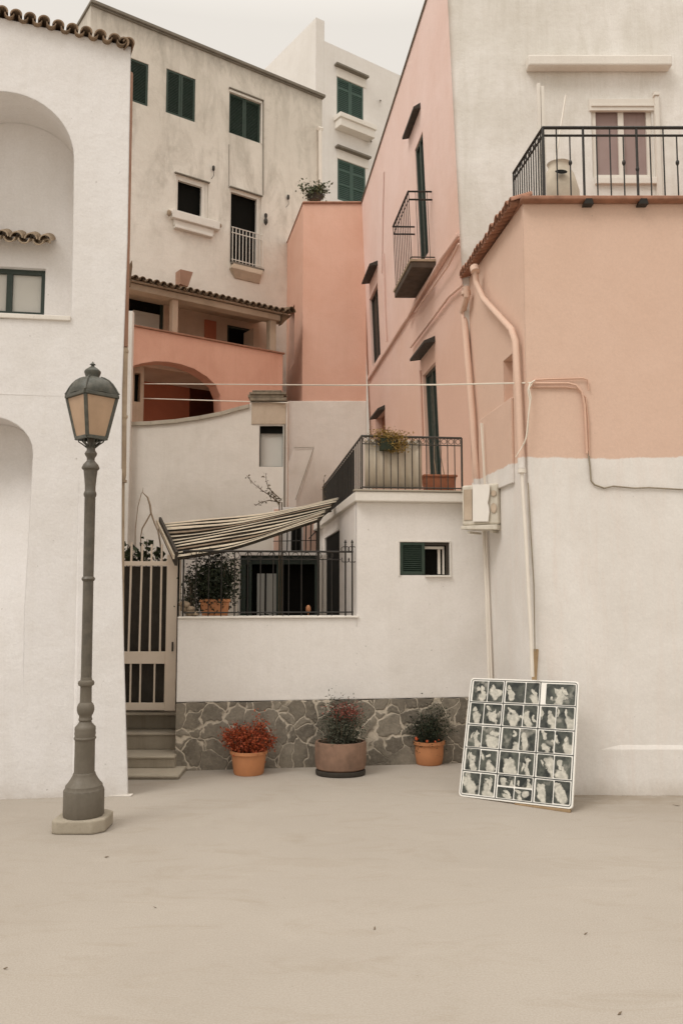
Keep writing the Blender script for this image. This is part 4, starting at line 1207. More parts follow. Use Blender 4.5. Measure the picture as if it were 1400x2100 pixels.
# roof slab with overhang
mb = MB()
f0 = wA.pt(sC - .03, hSl, .10); f1 = wA.pt(sEnd - .20, hSl, .10); bL = wC.pt(5.6, hSl, .10); bR = wC.pt(5.6, hSl, -2.0)
th = V((0, 0, .115))
mb.hexa([f0, f1, bR, bL, f0 + th, f1 + th, bR + th, bL + th])
mb.build('roof_slab', M['trim'], ann, bevel=.012)
mb = MB(); lip = V((0, 0, .117)); t3 = V((0, 0, .02)); e = wC.n * .012 + wA.n * .012
mb.hexa([f0 + lip + e, f1 + lip + wA.n * .012, f1 + lip - wA.n * .1, f0 + lip - wA.n * .1 + e, f0 + lip + e + t3, f1 + lip + wA.n * .012 + t3, f1 + lip - wA.n * .1 + t3, f0 + lip - wA.n * .1 + e + t3])
mb.build('slab_edge', M['tread'], ann)
# railing of the roof terrace
zs = f0.z + .137
rA0 = wA.px(742, 1003, .05); rA1 = wA.px(947, 1003, .05); rA0.z = rA1.z = 0
hR = wA.px(742, 894, .05).z
rB = V((0, 0, 0)) + rA0 + S2 * 5.0
mb = MB()
zz_ = V((0, 0, 1))
mb.tube([rA0 + zz_ * hR, rA1 + zz_ * hR], .014, 6); mb.tube([rA0 + zz_ * (hR - .09), rA1 + zz_ * (hR - .09)], .007, 6); mb.tube([rA0 + zz_ * (zs + .03), rA1 + zz_ * (zs + .03)], .009, 6)
for i in range(15):
    p = rA0.lerp(rA1, i / 14); mb.tube([p + zz_ * (zs - .02), p + zz_ * hR], .013 if i in (0, 14) else .0065, 6)
for i in range(14):
    p = rA0.lerp(rA1, (i + .5) / 14) + zz_ * (hR - .045)
    mb.tube([p + wA.u * .03 * math.cos(a_) + zz_ * .03 * math.sin(a_) for a_ in [k * math.pi / 4 for k in range(9)]], .004, 5)
mb.tube([rA0 + zz_ * hR, rB + zz_ * hR], .014, 6); mb.tube([rA0 + zz_ * (zs + .03), rB + zz_ * (zs + .03)], .009, 6)
for i in range(1, 30):
    p = rA0.lerp(rB, i / 29); mb.tube([p + zz_ * (zs - .02), p + zz_ * hR], .007, 6)
rl = mb.build('terrace_railing', M['brownrail'], ann, smooth=40)
n0 = rA0 + S2 * .85; n1 = rA0 + S2 * 5.0
mb = MB(); nn = V((1, .11, 0)) * .012
mb.hexa([n0 + zz_ * (zs + .01) + nn, n1 + zz_ * (zs + .01) + nn, n1 + zz_ * (zs + .01) + nn * 2, n0 + zz_ * (zs + .01) + nn * 2,
         n0 + zz_ * (hR - .02) + nn, n1 + zz_ * (hR - .02) + nn, n1 + zz_ * (hR - .02) + nn * 2, n0 + zz_ * (hR - .02) + nn * 2])
mb.build('netting', M['netting'], rl)
c0 = rA0.lerp(rA1, .03) + V((0, .03, 0)); c1 = rA0.lerp(rA1, .60) + V((0, .03, 0))
mb = MB(); N_ = 40
vs = []
for i in range(N_ + 1):
    p = c0.lerp(c1, i / N_) + V((0, .008 * math.sin(i * 1.3) + .006 * math.sin(i * .47), 0))
    vs += [p + zz_ * (zs + .02), p + zz_ * (hR - .035 - .008 * math.sin(i * .8))]
mb.add(vs, [(2 * i, 2 * i + 2, 2 * i + 3, 2 * i + 1) for i in range(N_)])
o = mb.build('wind_screen', M['screen'], rl, smooth=60)
sm_ = o.modifiers.new('solid', 'SOLIDIFY'); sm_.thickness = .004

# hanging ochre plant, planter on the terrace
c = rA0.lerp(rA1, .30) + V((0, -.06, 0)) + zz_ * (hR - .05)
hp = thing('ochre_hanging_plant', 'ochre yellow plant hanging over the left part of the annex terrace railing', 'plant', c)
mb = MB(); 
for i in range(1500):
    q = random.random()
    if q < .55: p = c + V((random.gauss(.04, .07), random.gauss(0, .035), random.uniform(-.14, .06)))
    else: p = c + V((random.gauss(-.06, .09), random.gauss(0, .04), random.gauss(.05, .035)))
    mb.leaf(p, random.uniform(.018, .04), asp=.4)
mb.build('foliage', M['leafyellow'], hp)
mb = MB(); mb.box(W(c + V((-.14, .0, -.06)), u=wA.u), -.0, .16, -.06, .08, -.05, .05)
for k in range(9): a_ = c + V((random.uniform(-.1, .1), 0, 0)); mb.tube([a_, a_ + V((random.gauss(0, .06), random.gauss(0, .02), random.uniform(-.12, .14)))], .003, 4)
mb.build('stems', M['leafdark'], hp)
c = rA0.lerp(rA1, .78) + V((0, .16, 0)) + zz_ * (zs - .0)
tpn = thing('terrace_planter', 'long red-brown planter with a bare stem standing behind the annex terrace railing', 'planter', c)
wq = W(c, u=wA.u); mb = MB()
def trough(mb, w, hw, hh, d, taper=.85, rim=.03):
    mb.hexa([w.pt(-hw * taper, 0, d * taper), w.pt(hw * taper, 0, d * taper), w.pt(hw * taper, 0, -d * taper), w.pt(-hw * taper, 0, -d * taper),
             w.pt(-hw, hh - rim, d), w.pt(hw, hh - rim, d), w.pt(hw, hh - rim, -d), w.pt(-hw, hh - rim, -d)])
    mb.box(w, -hw - .012, hw + .012, hh - rim + .001, hh, -d - .012, d + .012)
trough(mb, wq, .19, .20, .09); mb.build('trough', M['pot3'], tpn, bevel=.008)
mb = MB(); mb.tube([c + V((-.03, 0, .19)), c + V((-.05, 0, .4)), c + V((-.045, .01, .62))], [.007, .005, .003], 5); mb.tube([c + V((.07, 0, .19)), c + V((.03, 0, .42)), c + V((.04, 0, .55))], [.007, .005, .002], 5)
mb.build('stem', M['vine'], tpn, smooth=40)

# ================================================================== PATIO BEHIND THE LOW WALL
mb = MB(); mb.add([(-3.2, 9.42, .55), (.6, 9.62, .55), (.2, 14.9, .55), (-4.0, 14.9, .55)], [(0, 1, 2, 3)])
pf = mb.build('patio_floor', M['concrete']); pf['kind'] = 'structure'
aK, bK = plan(425, 13.4), plan(690, 13.4)
wK = W(aK, bK)
ph = thing('patio_house', 'small house front with dark glazed doors behind the low patio wall', 'house', (aK + bK) / 2)
hK = wK.at(560, 1132)[1]
rK = wK.rect((492, 1139), (650, 1139), (650, 1300), (492, 1300))
mb = MB(); dk = []
wallpoly(mb, wK, [(-.4, .5), (wK.L, .5), (wK.L, hK), (-.4, hK)], [(rpts(rK), .25)], thick=.3, hback=dk)
mb.build('wall', M['annex'], ph, merge=True); rooms(dk, 'room', M['dark'], ph)
mb = MB()
for x0, x1 in ((493, 503), (509, 515), (566, 577), (645, 650)):
    a = wK.at(x0, 1200)[0]; b = wK.at(x1, 1200)[0]; mb.box(wK, a, b, rK[2], rK[3], -.14, -.08)
mb.box(wK, rK[0], rK[1], rK[3] - .14, rK[3], -.15, -.09); mb.build('door_frame', M['greenframe'], ph)
mb = MB(); q = wK.rect((525, 1176), (565, 1176), (565, 1275), (525, 1275)); mb.box(wK, q[0], q[1], q[2], q[3], -.18, -.16)
gp = mb.build('door_pane', M['reflglass'], ph)
mb = MB(); c_ = (q[0] + q[1]) / 2 - .02; mb.box(wK, c_ - .012, c_ + .012, q[2], q[3], -.158, -.14); mb.build('glazing_bar', M['dark'], gp)
mb = MB()
for x0, x1 in ((472, 481), (484, 489)):
    a = wK.at(x0, 1200)[0]; b = wK.at(x1, 1200)[0]; mb.box(wK, a, b, .55, hK - .1, .0, .05)
mb.build('door_trim', M['pipecream'], ph); mb = MB()
for x0, x1 in ((655, 660), (664, 670)):
    a = wK.at(x0, 1200)[0]; b = wK.at(x1, 1200)[0]; mb.box(wK, a, b, .55, hK - .05, .0, .06)
mb.build('door_trim', M['pipecream'], ph)
# upper back part: pink piers and dark slots above the patio house
wK2 = wK.off(-1.2)
up_ = thing('patio_upper_storey', 'narrow strip of pink piers and iron bars seen under the cane shade', 'building', wK2.pt(wK2.L + 2, 0) if False else wK2.px(600, 1250))
mb = MB(); mb.box(wK2, wK2.at(558, 1100)[0], 2.6, .3, wK2.at(600, 1040)[1], -.2, 0); mb.build('wall', M['annex'], up_)
for x0, x1, m_ in ((562, 574, 'pink'), (598, 618, 'dark'), (622, 640, 'pink'), (640, 662, 'pink')):
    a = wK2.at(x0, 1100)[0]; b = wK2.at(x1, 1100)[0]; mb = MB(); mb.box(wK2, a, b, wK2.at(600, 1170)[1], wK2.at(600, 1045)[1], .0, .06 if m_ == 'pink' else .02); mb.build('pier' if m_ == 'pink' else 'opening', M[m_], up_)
mb = MB()
for x in (577, 588, 597, 606, 616, 626, 636, 648):
    mb.tube([wK2.px(x, 1160, .12), wK2.px(x + 2, 1052, .12)], .012, 6)
mb.tube([wK2.px(560, 1110, .12), wK2.px(655, 1108, .12)], .008, 6); mb.tube([wK2.px(633, 1105, .12), wK2.px(652, 1085, .12)], .01, 6)
mb.build('bars', M['iron'], up_, smooth=40)

# iron railing on the low wall
rail = thing('patio_railing', 'black iron railing with scroll tips standing on the low white wall', 'railing', wA.pt(sC / 2, hLow + .022, -.1))
mb = MB(); o_r = -.1; zb = hLow + .022
hTop = wA.at(600, 1131, o_r)[1]
sr0 = wA.at(374, 1200, o_r)[0]; sr1 = wA.at(724, 1200, o_r)[0]
mb.tube([wA.pt(sr0, zb + .04, o_r), wA.pt(sr1, zb + .04, o_r)], .009, 6); mb.tube([wA.pt(sr0, hTop, o_r), wA.pt(sr1, hTop, o_r)], .013, 6); mb.tube([wA.pt(sr0, hTop - .09, o_r), wA.pt(sr1 - .15, hTop - .09, o_r)], .006, 6)
xs = [376, 408, 440, 459, 470, 482, 515, 519, 547, 580, 592, 652, 657, 708, 722]
xs = [376, 402, 428, 454, 481, 508, 534, 560, 580, 592, 618, 652, 680, 708, 722]
for x in xs:
    s = wA.at(x, 1200, o_r)[0]
    big = x in (652, 708, 722, 376)
    mb.tube([wA.pt(s, zb, o_r), wA.pt(s, hTop + (.09 if x in (708, 722) else 0), o_r)], .011 if big else .0065, 6)
for x in (708, 722):
    s = wA.at(x, 1200, o_r)[0]
    for sg in (-1, 1):
        mb.tube([wA.pt(s + sg * (.02 + .028 * math.cos(a_)), hTop + .03 + .03 * math.sin(a_), o_r) for a_ in [math.pi - k * math.pi / 4 for k in range(6)]], .005, 5)
        mb.tube([wA.pt(s + sg * (.02 + .025 * math.cos(a_)), hTop - .09 - .03 * math.sin(a_), o_r) for a_ in [math.pi - k * math.pi / 4 for k in range(6)]], .005, 5)
    mb.lathe([(.004, 0), (.016, .015), (.004, .05)], wA.pt(s, hTop + .09, o_r), 6)
for i in range(13):
    s = sr0 + (sr1 - .2 - sr0) * (i + .5) / 13
    mb.tube([wA.pt(s + .035 * math.cos(a_), hTop - .045 + .035 * math.sin(a_), o_r) for a_ in [k * math.pi / 4 for k in range(9)]], .004, 5)
mb.build('railing', M['iron'], rail, smooth=40)

# planter with a bush behind the railing
c = wA.pt(wA.at(441, 1260, -.42)[0], hLow - .06, -.42)
bp = thing('patio_bush', 'dark leafy bush in a terracotta planter behind the patio railing under the cane shade', 'plant', c)
wq = W(c, u=wA.u); mb = MB(); trough(mb, wq, .165, .27, .12, .82, .035); mb.build('planter', M['pot'], bp, bevel=.008)
cc = c + V((-.02, .02, .26))
shrub(bp, cc, .24, .18, .60, 6000, .042, M['leafdark'], asp=.55, stems=34, clump=.19, base=.0)
# climbing plant with stones left of the planter
c = wA.pt(wA.at(393, 1262, -.30)[0], hLow - .05, -.34)
cl = thing('patio_climber', 'thin leafed climber growing at the left end of the patio railing', 'plant', c)
shrub(cl, c, .10, .10, .68, 800, .030, M['leafgrey'], asp=.6, stems=14, clump=.08, base=.1)
c2 = wA.pt(wA.at(476, 1262, -.30)[0], hLow + .2, -.34)
mb = MB(); random.seed(11)
c = wA.pt(wA.at(393, 1264, -.35)[0], hLow + .022, -.14)
sp = thing('rubble_stones', 'heap of rough brown stones on the low wall beside the bush planter', 'stones', c)
for k in range(7):
    p = c + V((random.uniform(-.10, .10), random.uniform(-.02, .08), .03 + .05 * (k % 3)))
    mb = MB(); r_ = random.uniform(.03, .05)
    mb.lathe([(.2 * r_, -.8 * r_), (.8 * r_, -.5 * r_), (r_, 0), (.75 * r_, .55 * r_), (.25 * r_, .8 * r_)], p, 7, sx=1.2, rot=k, wob=.12); mb.build('stone', M['claylight'], sp)
# potted plant in front of the glass door and clay ornament
c = wK.px(546, 1275, .25)
dpn = thing('doorway_plant', 'small dark plant standing before the glazed patio door', 'plant', V((c.x, c.y, .55)))
mb = MB(); mb.lathe([(.10, 0), (.14, .3), (.15, .3), (.15, .34)], V((c.x, c.y, .55)), 12); mb.build('pot', M['pot3'], dpn)
shrub(dpn, V((c.x, c.y, .85)), .22, .15, c.z + .16 - .85, 700, .07, M['leafdark'], asp=.5, stems=10, clump=.12)
mb = MB(); p = wA.pt(wA.at(632, 1249, -.6)[0], wA.at(632, 1258, -.6)[1], -.6)
mb.lathe([(.008, 0), (.022, .012), (.030, .045), (.028, .075), (.014, .095), (.004, .1)], p, 12)
mb.tube([p + V((0, 0, .002)), V((p.x, p.y, .55))], .008, 6)
single(mb, 'clay_ornament', M['fruit'], 'small orange clay ornament on a stake behind the patio railing', 'ornament', V((p.x, p.y, .55)), smooth=50)

# ================================================================== CANE SHADE ROOF
A = P(331, 1076, 10.6); B = P(366, 1146, 9.22); C = P(692, 1024, 11.5); D = P(656, 1066, 10.5)
sh = thing('cane_shade', 'sloping striped shade of pale slats between the gate post and the annex roof', 'awning', (B + D) / 2)
nC = 12
mb = MB(); under = MB()
def sheet(u, v, lift=0.0):
    p = (A.lerp(B, v)).lerp(C.lerp(D, v), u)
    sag = -.05 * math.sin(math.pi * u) + .012 * math.sin(7 * u + 9 * v)
    nrm = (C - A).cross(B - A).normalized()
    if nrm.z < 0: nrm = -nrm
    return p + V((0, 0, sag)) + nrm * lift
vs = []; NU = 16; NV = 12
for i in range(NU + 1):
    for j in range(NV + 1): vs.append(sheet(i / NU, j / NV))
under.add(vs, [(i * (NV + 1) + j, (i + 1) * (NV + 1) + j, (i + 1) * (NV + 1) + j + 1, i * (NV + 1) + j + 1) for i in range(NU) for j in range(NV)])
for i in range(len(vs)): pass
o = under.build('mat', M['canedark'], sh, smooth=60)
s_ = o.modifiers.new('solid', 'SOLIDIFY'); s_.thickness = .02
random.seed(5)
edges = [0.0, .05, .085, .14, .175, .235, .29, .33, .395, .43, .50, .535, .60, .64, .70, .735, .79, .825, .88, .915, .965, 1.0]
for k in range(0, len(edges) - 1, 2):
    va, vb = edges[k], edges[k + 1]
    ph_ = random.uniform(0, 6); u1 = 1.0 + random.uniform(-.03, .02); m2 = MB(); q_ = []
    for i in range(17):
        u = -.005 + (u1 + .005) * i / 16
        w1 = .007 * math.sin(i * .7 + ph_); w2 = .007 * math.sin(i * .9 + ph_ * 1.7)
        q_ += [sheet(u, max(0, va + w1), .016), sheet(u, max(0, va * .5 + vb * .5 + w1), .021), sheet(u, min(1, vb + w2), .016)]
    m2.add(q_, [(3 * i + c, 3 * i + 3 + c, 3 * i + 4 + c, 3 * i + 1 + c) for i in range(16) for c in (0, 1)])
    ob_ = m2.build('slat', M['cane'] if k % 10 != 6 else M['claylight'], sh, smooth=60)
    md_ = ob_.modifiers.new('solid', 'SOLIDIFY'); md_.thickness = .004
mb = MB(); mb.bar(A + V((-.02, 0, .02)), B + V((-.02, 0, .0)), .03, .16); mb.build('end_board', M['darkwood'], sh)
mb = MB(); mb.bar(A + V((-.055, 0, .04)), B + V((-.05, 0, .02)), .02, .05); mb.build('edge_batten', M['cane'], sh)
mb = MB(); mb.tube([sheet(.0, .5) + V((0, 0, -.04)), sheet(1, .4) + V((0, 0, -.04))], .02, 6); mb.tube([D + V((-.02, 0, -.02)), V((D.x - .02, D.y, .55))], .02, 6)
mb.build('support_pole', M['darkwood'], sh, smooth=40)

# ================================================================== GATE AND STEPS
YG = 9.66
wGt = W(plan(245, YG), u=V((1, 0, 0)))
gate = thing('sand_gate', 'sand coloured metal gate with vertical bars at the top of the stone steps', 'gate', wGt.px(310, 1460))
def gx(x, y=1300): return wGt.at(x, y)[0]
def gh(y): return wGt.at(310, y)[1]
gs = [gx(247, 1350), gx(341, 1300), gx(363.5, 1300)]
mb = MB()
mb.box(wGt, gs[1], gs[2], gh(1457), gh(1138), -.03, .03)
mb.build('post', M['sand'], gate, bevel=.006)
mb = MB()
for (y0, y1) in ((1160, 1151), (1361, 1336), (1456, 1441)):
    mb = MB(); mb.box(wGt, gs[0], gs[1] - .002, gh(y0), gh(y1), -.02, .02)
    mb.build('rail', M['sand'], gate, bevel=.004)
mb = MB()
for x in (267, 289, 310, 331):
    s = gx(x, 1200)
    mb = MB(); mb.bar(wGt.pt(s, gh(1336), 0), wGt.pt(s + (.01 if x < 300 else 0), gh(1112 + (x % 3) * 4), 0), .020, .020); mb.build('bar', M['sand'], gate)
for x in (252, 268, 288, 317, 339):
    s = gx(x, 1400); mb = MB(); mb.bar(wGt.pt(s, gh(1441), 0), wGt.pt(s, gh(1361), 0), .018, .018); mb.build('bar', M['sand'], gate)
mb = MB(); mb.box(wGt, gs[0], gs[1], gh(1456), gh(1161), -.10, -.07); mb.build('panel', M['gatepanel'], gate)
mb = MB(); mb.bar(wGt.pt(gx(356), gh(1335), .045), wGt.pt(gx(356), gh(1316), .045), .016, .02); mb.build('handle', M['iron'], gate)
mb = MB(); mb.box(wGt, gs[2] + .004, gs[2] + .02, gh(1457), gh(1142), -.02, .02); mb.build('seal', M['dark'], gate)
mb = MB(); mb.box(wGt, gs[2] + .021, gs[2] + .035, gh(1270), gh(1142), -.02, .02); mb.build('jamb', M['sand'], gate)

stp = thing('stone_steps', 'four worn grey concrete steps rising to the sand gate', 'steps', V((plan(315, 8.7).x, 8.7, 0)))
lev = [(8.77, -.02, .05), (9.08, .0, .180), (9.41, 0, .365), (9.66, 0, .54)]
xl = plan(235, 8.6).x - .35
for i, (y0, z0, z1) in enumerate(lev):
    xr = (plan(373, 8.75).x if i < 1 else wA.a.x + .0)
    y1 = 10.1
    zb = -.02 if i == 0 else lev[i - 1][2] + .001
    ye = 10.1
    mb = MB()
    xx = xr if i == 0 else (plan(350, y0).x + .10)
    xx = min(xx, wA.a.x + .02) if i else xx
    w_ = W(V((xl, y0, 0)), u=V((1, 0, 0)))
    mb.box(w_, 0, xx - xl, zb, z1 - .03, -(ye - y0), 0)
    rs_ = mb.build('step', M['concrete'], stp)
    mb = MB(); mb.box(w_, 0, xx - xl, z1 - .03, z1, -(ye - y0), .02 if i < 3 else .01); mb.build('tread', M['tread'], rs_, bevel=.01)

# plant behind the gate, dry vine
c = wGt.pt(gx(290), gh(1165), -.35); c.z = gh(1200)
vp = thing('gate_climber', 'dark green climber with big leaves behind the top of the sand gate', 'plant', V((c.x, c.y, .55)))
mb = MB(); random.seed(21)
for i in range(150):
    t_ = random.random(); base_ = random.choice(((258, 1130, 9, 20), (262, 1142, 14, 14), (300, 1125, 8, 22), (296, 1140, 14, 14), (325, 1138, 8, 14), (275, 1140, 10, 12)))
    p = P(base_[0] + random.gauss(0, base_[2] * .7), base_[1] + random.gauss(0, base_[3] * .6), YG + .25 + random.gauss(0, .05))
    mb.leaf(p, random.uniform(.05, .10), asp=.8)
mb.build('foliage', M['leafgreen'], vp)
mb = MB()
for x, y, x2, y2 in ((268, 1170, 262, 1115), (300, 1170, 302, 1105), (325, 1170, 322, 1125), (262, 1170, 255, 1130), (312, 1165, 330, 1128)):
    q = P(x, y, YG + .28); mb.tube([V((q.x, q.y, .55)), q, P(x2, y2, YG + .25)], [.010, .008, .004], 5)
mb.build('stems', M['twig'], vp, smooth=40)
dv = thing('dry_vine', 'bare dry vine stems arching above the gate against the cream wall', 'vine', V((P(300, 1170, 10.05).x, 10.05, .55)))
mb = MB(); q9 = lambda x, y: P(x, y, 10.05)
mb.tube([V((q9(277, 1150).x, 10.05, .55)), q9(277, 1160), q9(278, 1085), q9(283, 1040), q9(290, 1013), q9(293, 1008), q9(294, 1000)], [.006, .006, .006, .005, .005, .004, .002], 6)
mb.tube([q9(293, 1010), q9(303, 1020), q9(308, 1036), q9(310, 1052), q9(317, 1072), q9(325, 1090), q9(329, 1115), q9(332, 1150), V((q9(332, 1150).x, 10.05, .55))], [.005, .011, .013, .012, .010, .011, .010, .008, .008], 6)
mb.tube([q9(309, 1054), q9(300, 1070), q9(292, 1084), q9(289, 1100), q9(290, 1145)], [.009, .010, .009, .007, .006], 6)
mb.build('stems', M['vine'], dv, smooth=60)
# twig plants above the cane shade
tw = thing('twiggy_plant', 'upright twigs with small dry leaves rising above the cane shade', 'plant', V((P(565, 1030, 11.6).x, 11.6, .55)))
mb = MB(); lf = MB(); qt = lambda x, y: P(x, y, 11.6)
for path in (((573, 1032), (556, 1018), (538, 1006), (520, 992), (506, 975)), ((578, 1026), (562, 1012), (550, 1000), (546, 986), (545, 970)), ((575, 1030), (552, 1026), (535, 1030), (525, 1036)), ((569, 1030), (566, 1022), (556, 1008))):
    pts = [qt(*p) for p in path]
    mb.tube(pts, [.008, .007, .006, .005, .003][:len(pts)] if len(pts) > 2 else .005, 5)
    for i in range(len(pts) - 1):
        for k in range(7):
            p = pts[i].lerp(pts[i + 1], random.random()); lf.leaf(p + V((random.gauss(0, .012), random.gauss(0, .02), random.gauss(0, .012))), random.uniform(.03, .055), asp=.5)
for x in (573, 578): mb.tube([qt(x, 1030), V((qt(x, 1030).x, 11.7, .55))], .009, 5)
mb.build('stems', M['twig'], tw, smooth=40); lf.build('foliage', M['leafdry'], tw)
t2_ = thing('slender_weed', 'single slender weed sprouting beside the dark netting of the annex terrace', 'plant', P(664, 1028, 11.6))
mb = MB(); lf = MB(); pts = [P(664, 1030, 11.6), P(663, 1005, 11.6), P(665, 975, 11.6)]
mb.tube(pts, [.006, .005, .002], 5)
for k in range(40):
    q = random.random(); p = pts[0].lerp(pts[2], q); lf.leaf(p + V((random.gauss(0, .018 * (1 - q * .6)), random.gauss(0, .02), 0)), random.uniform(.02, .045), asp=.45)
mb.build('stems', M['twig'], t2_); lf.build('foliage', M['leafdry'], t2_)

# ================================================================== WALL UNIT (air conditioner) AND PIPE BELOW
pu = P(984, 1088, 9.25)
ac = thing('air_conditioner', 'boxy cream outdoor air conditioner on the wall between annex and wing', 'air conditioner', pu)
wU = W(plan(946, 9.25), plan(1021, 9.0))
def uq(x, y): return wU.at(x, y)
q = wU.rect((946, 993), (1020, 993), (1020, 1077), (946, 1077))
mb = MB(); mb.box(wU, q[0], q[1], q[2], q[3], -.26, 0); mb.build('casing', M['acwhite'], ac, bevel=.025, bseg=3)
a = uq(972, 1000); b = uq(1005, 1068)
mb = MB(); N_ = 8
vs = []
for i in range(N_ + 1):
    y = 994 + 76 * i / N_; wv = (0, 0, 1, 3, 6, 2, 1, 3, 4)[i]
    p0 = uq(971, y); p1 = uq(1006 - wv * .7, y)
    vs += [wU.pt(p0[0], p0[1], .03), wU.pt(p1[0], p1[1], .035)]
mb.add(vs, [(2 * i, 2 * i + 1, 2 * i + 3, 2 * i + 2) for i in range(N_)])
o = mb.build('cover_sheet', M['acsheet'], ac); s_ = o.modifiers.new('solid', 'SOLIDIFY'); s_.thickness = .012
p = wU.px(1012, 1046, .004); mb = MB()
ring = [wU.pt(uq(1012, 1040)[0] + .038 * math.cos(t), uq(1012, 1042)[1] + .055 * math.sin(t), .004) for t in [k * math.pi / 8 for k in range(16)]]
mb.prism(ring, wU.n * .006); ring2 = [wU.pt(uq(1012, 1012)[0] + .034 * math.cos(t), uq(1012, 1012)[1] + .035 * math.sin(t), .004) for t in [k * math.pi / 8 for k in range(16)]]
mb.prism(ring2, wU.n * .006); mb.build('fan_opening', M['beigepl'], ac)
mb = MB(); mb.box(wU, q[0] + .03, uq(968, 1040)[0], q[2] + .06, q[3] - .05, .001, .008); mb.build('grille', M['beigepl'], ac)
mb = MB(); mb.hexa([wU.pt(q[0] + .0, q[2] - .040, -.25), wU.pt(q[1] + .0, q[2] - .060, -.25), wU.pt(q[1] + .0, q[2] - .060, .03), wU.pt(q[0] - .0, q[2] - .040, .03),
                    wU.pt(q[0] + .0, q[2] - .002, -.25), wU.pt(q[1] + .0, q[2] - .002, -.25), wU.pt(q[1] + .0, q[2] - .002, .03), wU.pt(q[0] - .0, q[2] - .002, .03)])
mb.build('tray', M['acwhite'], ac, bevel=.008)
mb = MB()
for s in (q[0] + .08, q[1] - .08): mb.box(wU, s - .015, s + .015, q[2] - .085, q[2] - .062, -.30, .0)
mb.build('bracket', M['acwhite'], ac)
mb = MB(); mb.tube([wS.px(991, 1085, .05), wS.px(997, 1220, .05), wS.px(1003, 1400, .05), wS.px(1006, 1470, .05)], .020, 10); mb.tube([wS.px(996, 1085, .03), wS.px(1008, 1400, .03)], .012, 6)
single(mb, 'condensate_pipe', M['pipecream'], 'straight cream pipe running down the wall from the air conditioner', 'pipe', wS.px(1006, 1470, .05), smooth=40)

# ================================================================== PHOTO DISPLAY BOARD
bo = V((1.1119, 8.0974, .001)); byaw, blean, broll, bw, bh = -.5816, .3518, -.0309, 1.095, 1.1414
bx = V((math.cos(byaw), math.sin(byaw), 0)); bk = V((-math.sin(byaw), math.cos(byaw), 0))
bu = V((0, 0, 1)) * math.cos(blean) + bk * math.sin(blean)
BU = bx * math.cos(broll) - bu * math.sin(broll); BV = bu * math.cos(broll) + bx * math.sin(broll)
wBd = W(bo, u=BU, up=BV)
board = thing('photo_board', 'white display board of black and white photos leaning at the corner of the pink wing', 'display board', bo)
def rrect(s0, s1, h0, h1, r, n=5):
    out = []
    for cx, cy, a0_ in ((s1 - r, h0 + r, -90), (s1 - r, h1 - r, 0), (s0 + r, h1 - r, 90), (s0 + r, h0 + r, 180)):
        for k in range(n + 1):
            t = R(a0_ + 90 * k / n); out.append((cx + r * math.cos(t), cy + r * math.sin(t)))
    return out
mb = MB(); mb.prism([wBd.pt(s, h, 0) for s, h in rrect(0, bw, 0, bh, .035)], wBd.n * -.022); mb.build('panel', M['boardwhite'], board)
# grid columns / rows in board units
cx_ = [.018, .335 * bw, .665 * bw, bw - .018]; ry_ = [.018 + (bh - .036) * k / 5 for k in range(6)]
mb = MB()
def outline(mb, pts, wd, o0=.0005, o1=.003):
    n = len(pts); c = V((sum(p[0] for p in pts) / n, sum(p[1] for p in pts) / n))
    inn = []
    for i in range(n):
        p = V(pts[i]); d1_ = (V(pts[i]) - V(pts[i - 1])); d2_ = V(pts[(i + 1) % n]) - p
        t_ = (d1_.normalized() if d1_.length > 1e-9 else d2_.normalized()) + (d2_.normalized() if d2_.length > 1e-9 else d1_.normalized()); nn = V((-t_.y, t_.x)).normalized()
        inn.append(p + nn * wd)
    vs = [wBd.pt(p[0], p[1], o1) for p in pts] + [wBd.pt(p[0], p[1], o1) for p in inn]
    mb.add(vs, [(i, (i + 1) % n, (i + 1) % n + n, i + n) for i in range(n)])
outline(mb, rrect(.014, bw - .014, .014, bh - .014, .028), .0065)
random.seed(3)
def wob_line(p, q, wd):
    n = 8; L = []
    d = V(q) - V(p); nn = V((-d.y, d.x)).normalized()
    offs = [random.uniform(-.0015, .0015) for _ in range(n + 1)]
    vs = []
    for i in range(n + 1):
        c = V(p) + d * i / n + nn * offs[i]
        a_ = c + nn * wd / 2; b_ = c - nn * wd / 2
        vs += [wBd.pt(a_.x, a_.y, .0022), wBd.pt(b_.x, b_.y, .0022)]
    mb.add(vs, [(2 * i, 2 * i + 1, 2 * i + 3, 2 * i + 2) for i in range(n)])
for k in (1, 2): wob_line((cx_[k], .018), (cx_[k], bh - .018), .009)
for k in range(1, 5): wob_line((.018, ry_[k]), (bw - .018, ry_[k]), .009)
mb.build('grid_lines', M['boardline'], board)
for i in range(3):
    for j in range(5):
        a, b = cx_[i] + .013, cx_[i + 1] - .013; c_, d_ = ry_[j] + .010, ry_[j + 1] - .010
        sp_ = .5 + random.uniform(-.06, .08); m_ = a + (b - a) * sp_
        lists = [(a + random.uniform(0, .008), m_ - .005), (m_ + .005, b - random.uniform(0, .006))]
        if (i, j) == (1, 4): lists = [(a + .005, m_ + .02), (m_ + .03, b)]
        if (i, j) == (2, 4): lists = [(a + .045, b)]
        for (x0, x1) in lists:
            rows = [(c_ + random.uniform(0, .006), d_ - random.uniform(0, .006))]
            if (i, j) == (1, 0): rows = [(c_, (c_ + d_) / 2 - .004), ((c_ + d_) / 2 + .012, d_)]
            for (y0, y1) in rows:
                pb_ = MB(); poly = [wBd.pt(s, h, .0015) for s, h in rrect(x0, x1, y0, y1, .008, 3)]
                pb_.prism(poly, wBd.n * .002)
                ob = pb_.build('photo', M['photo'], board)
                # give each print its own local origin so its picture differs
                ctr = wBd.pt((x0 + x1) / 2, (y0 + y1) / 2, 0) - V(board.location)
                for v in ob.data.vertices: v.co -= ctr
                ob.location = ctr
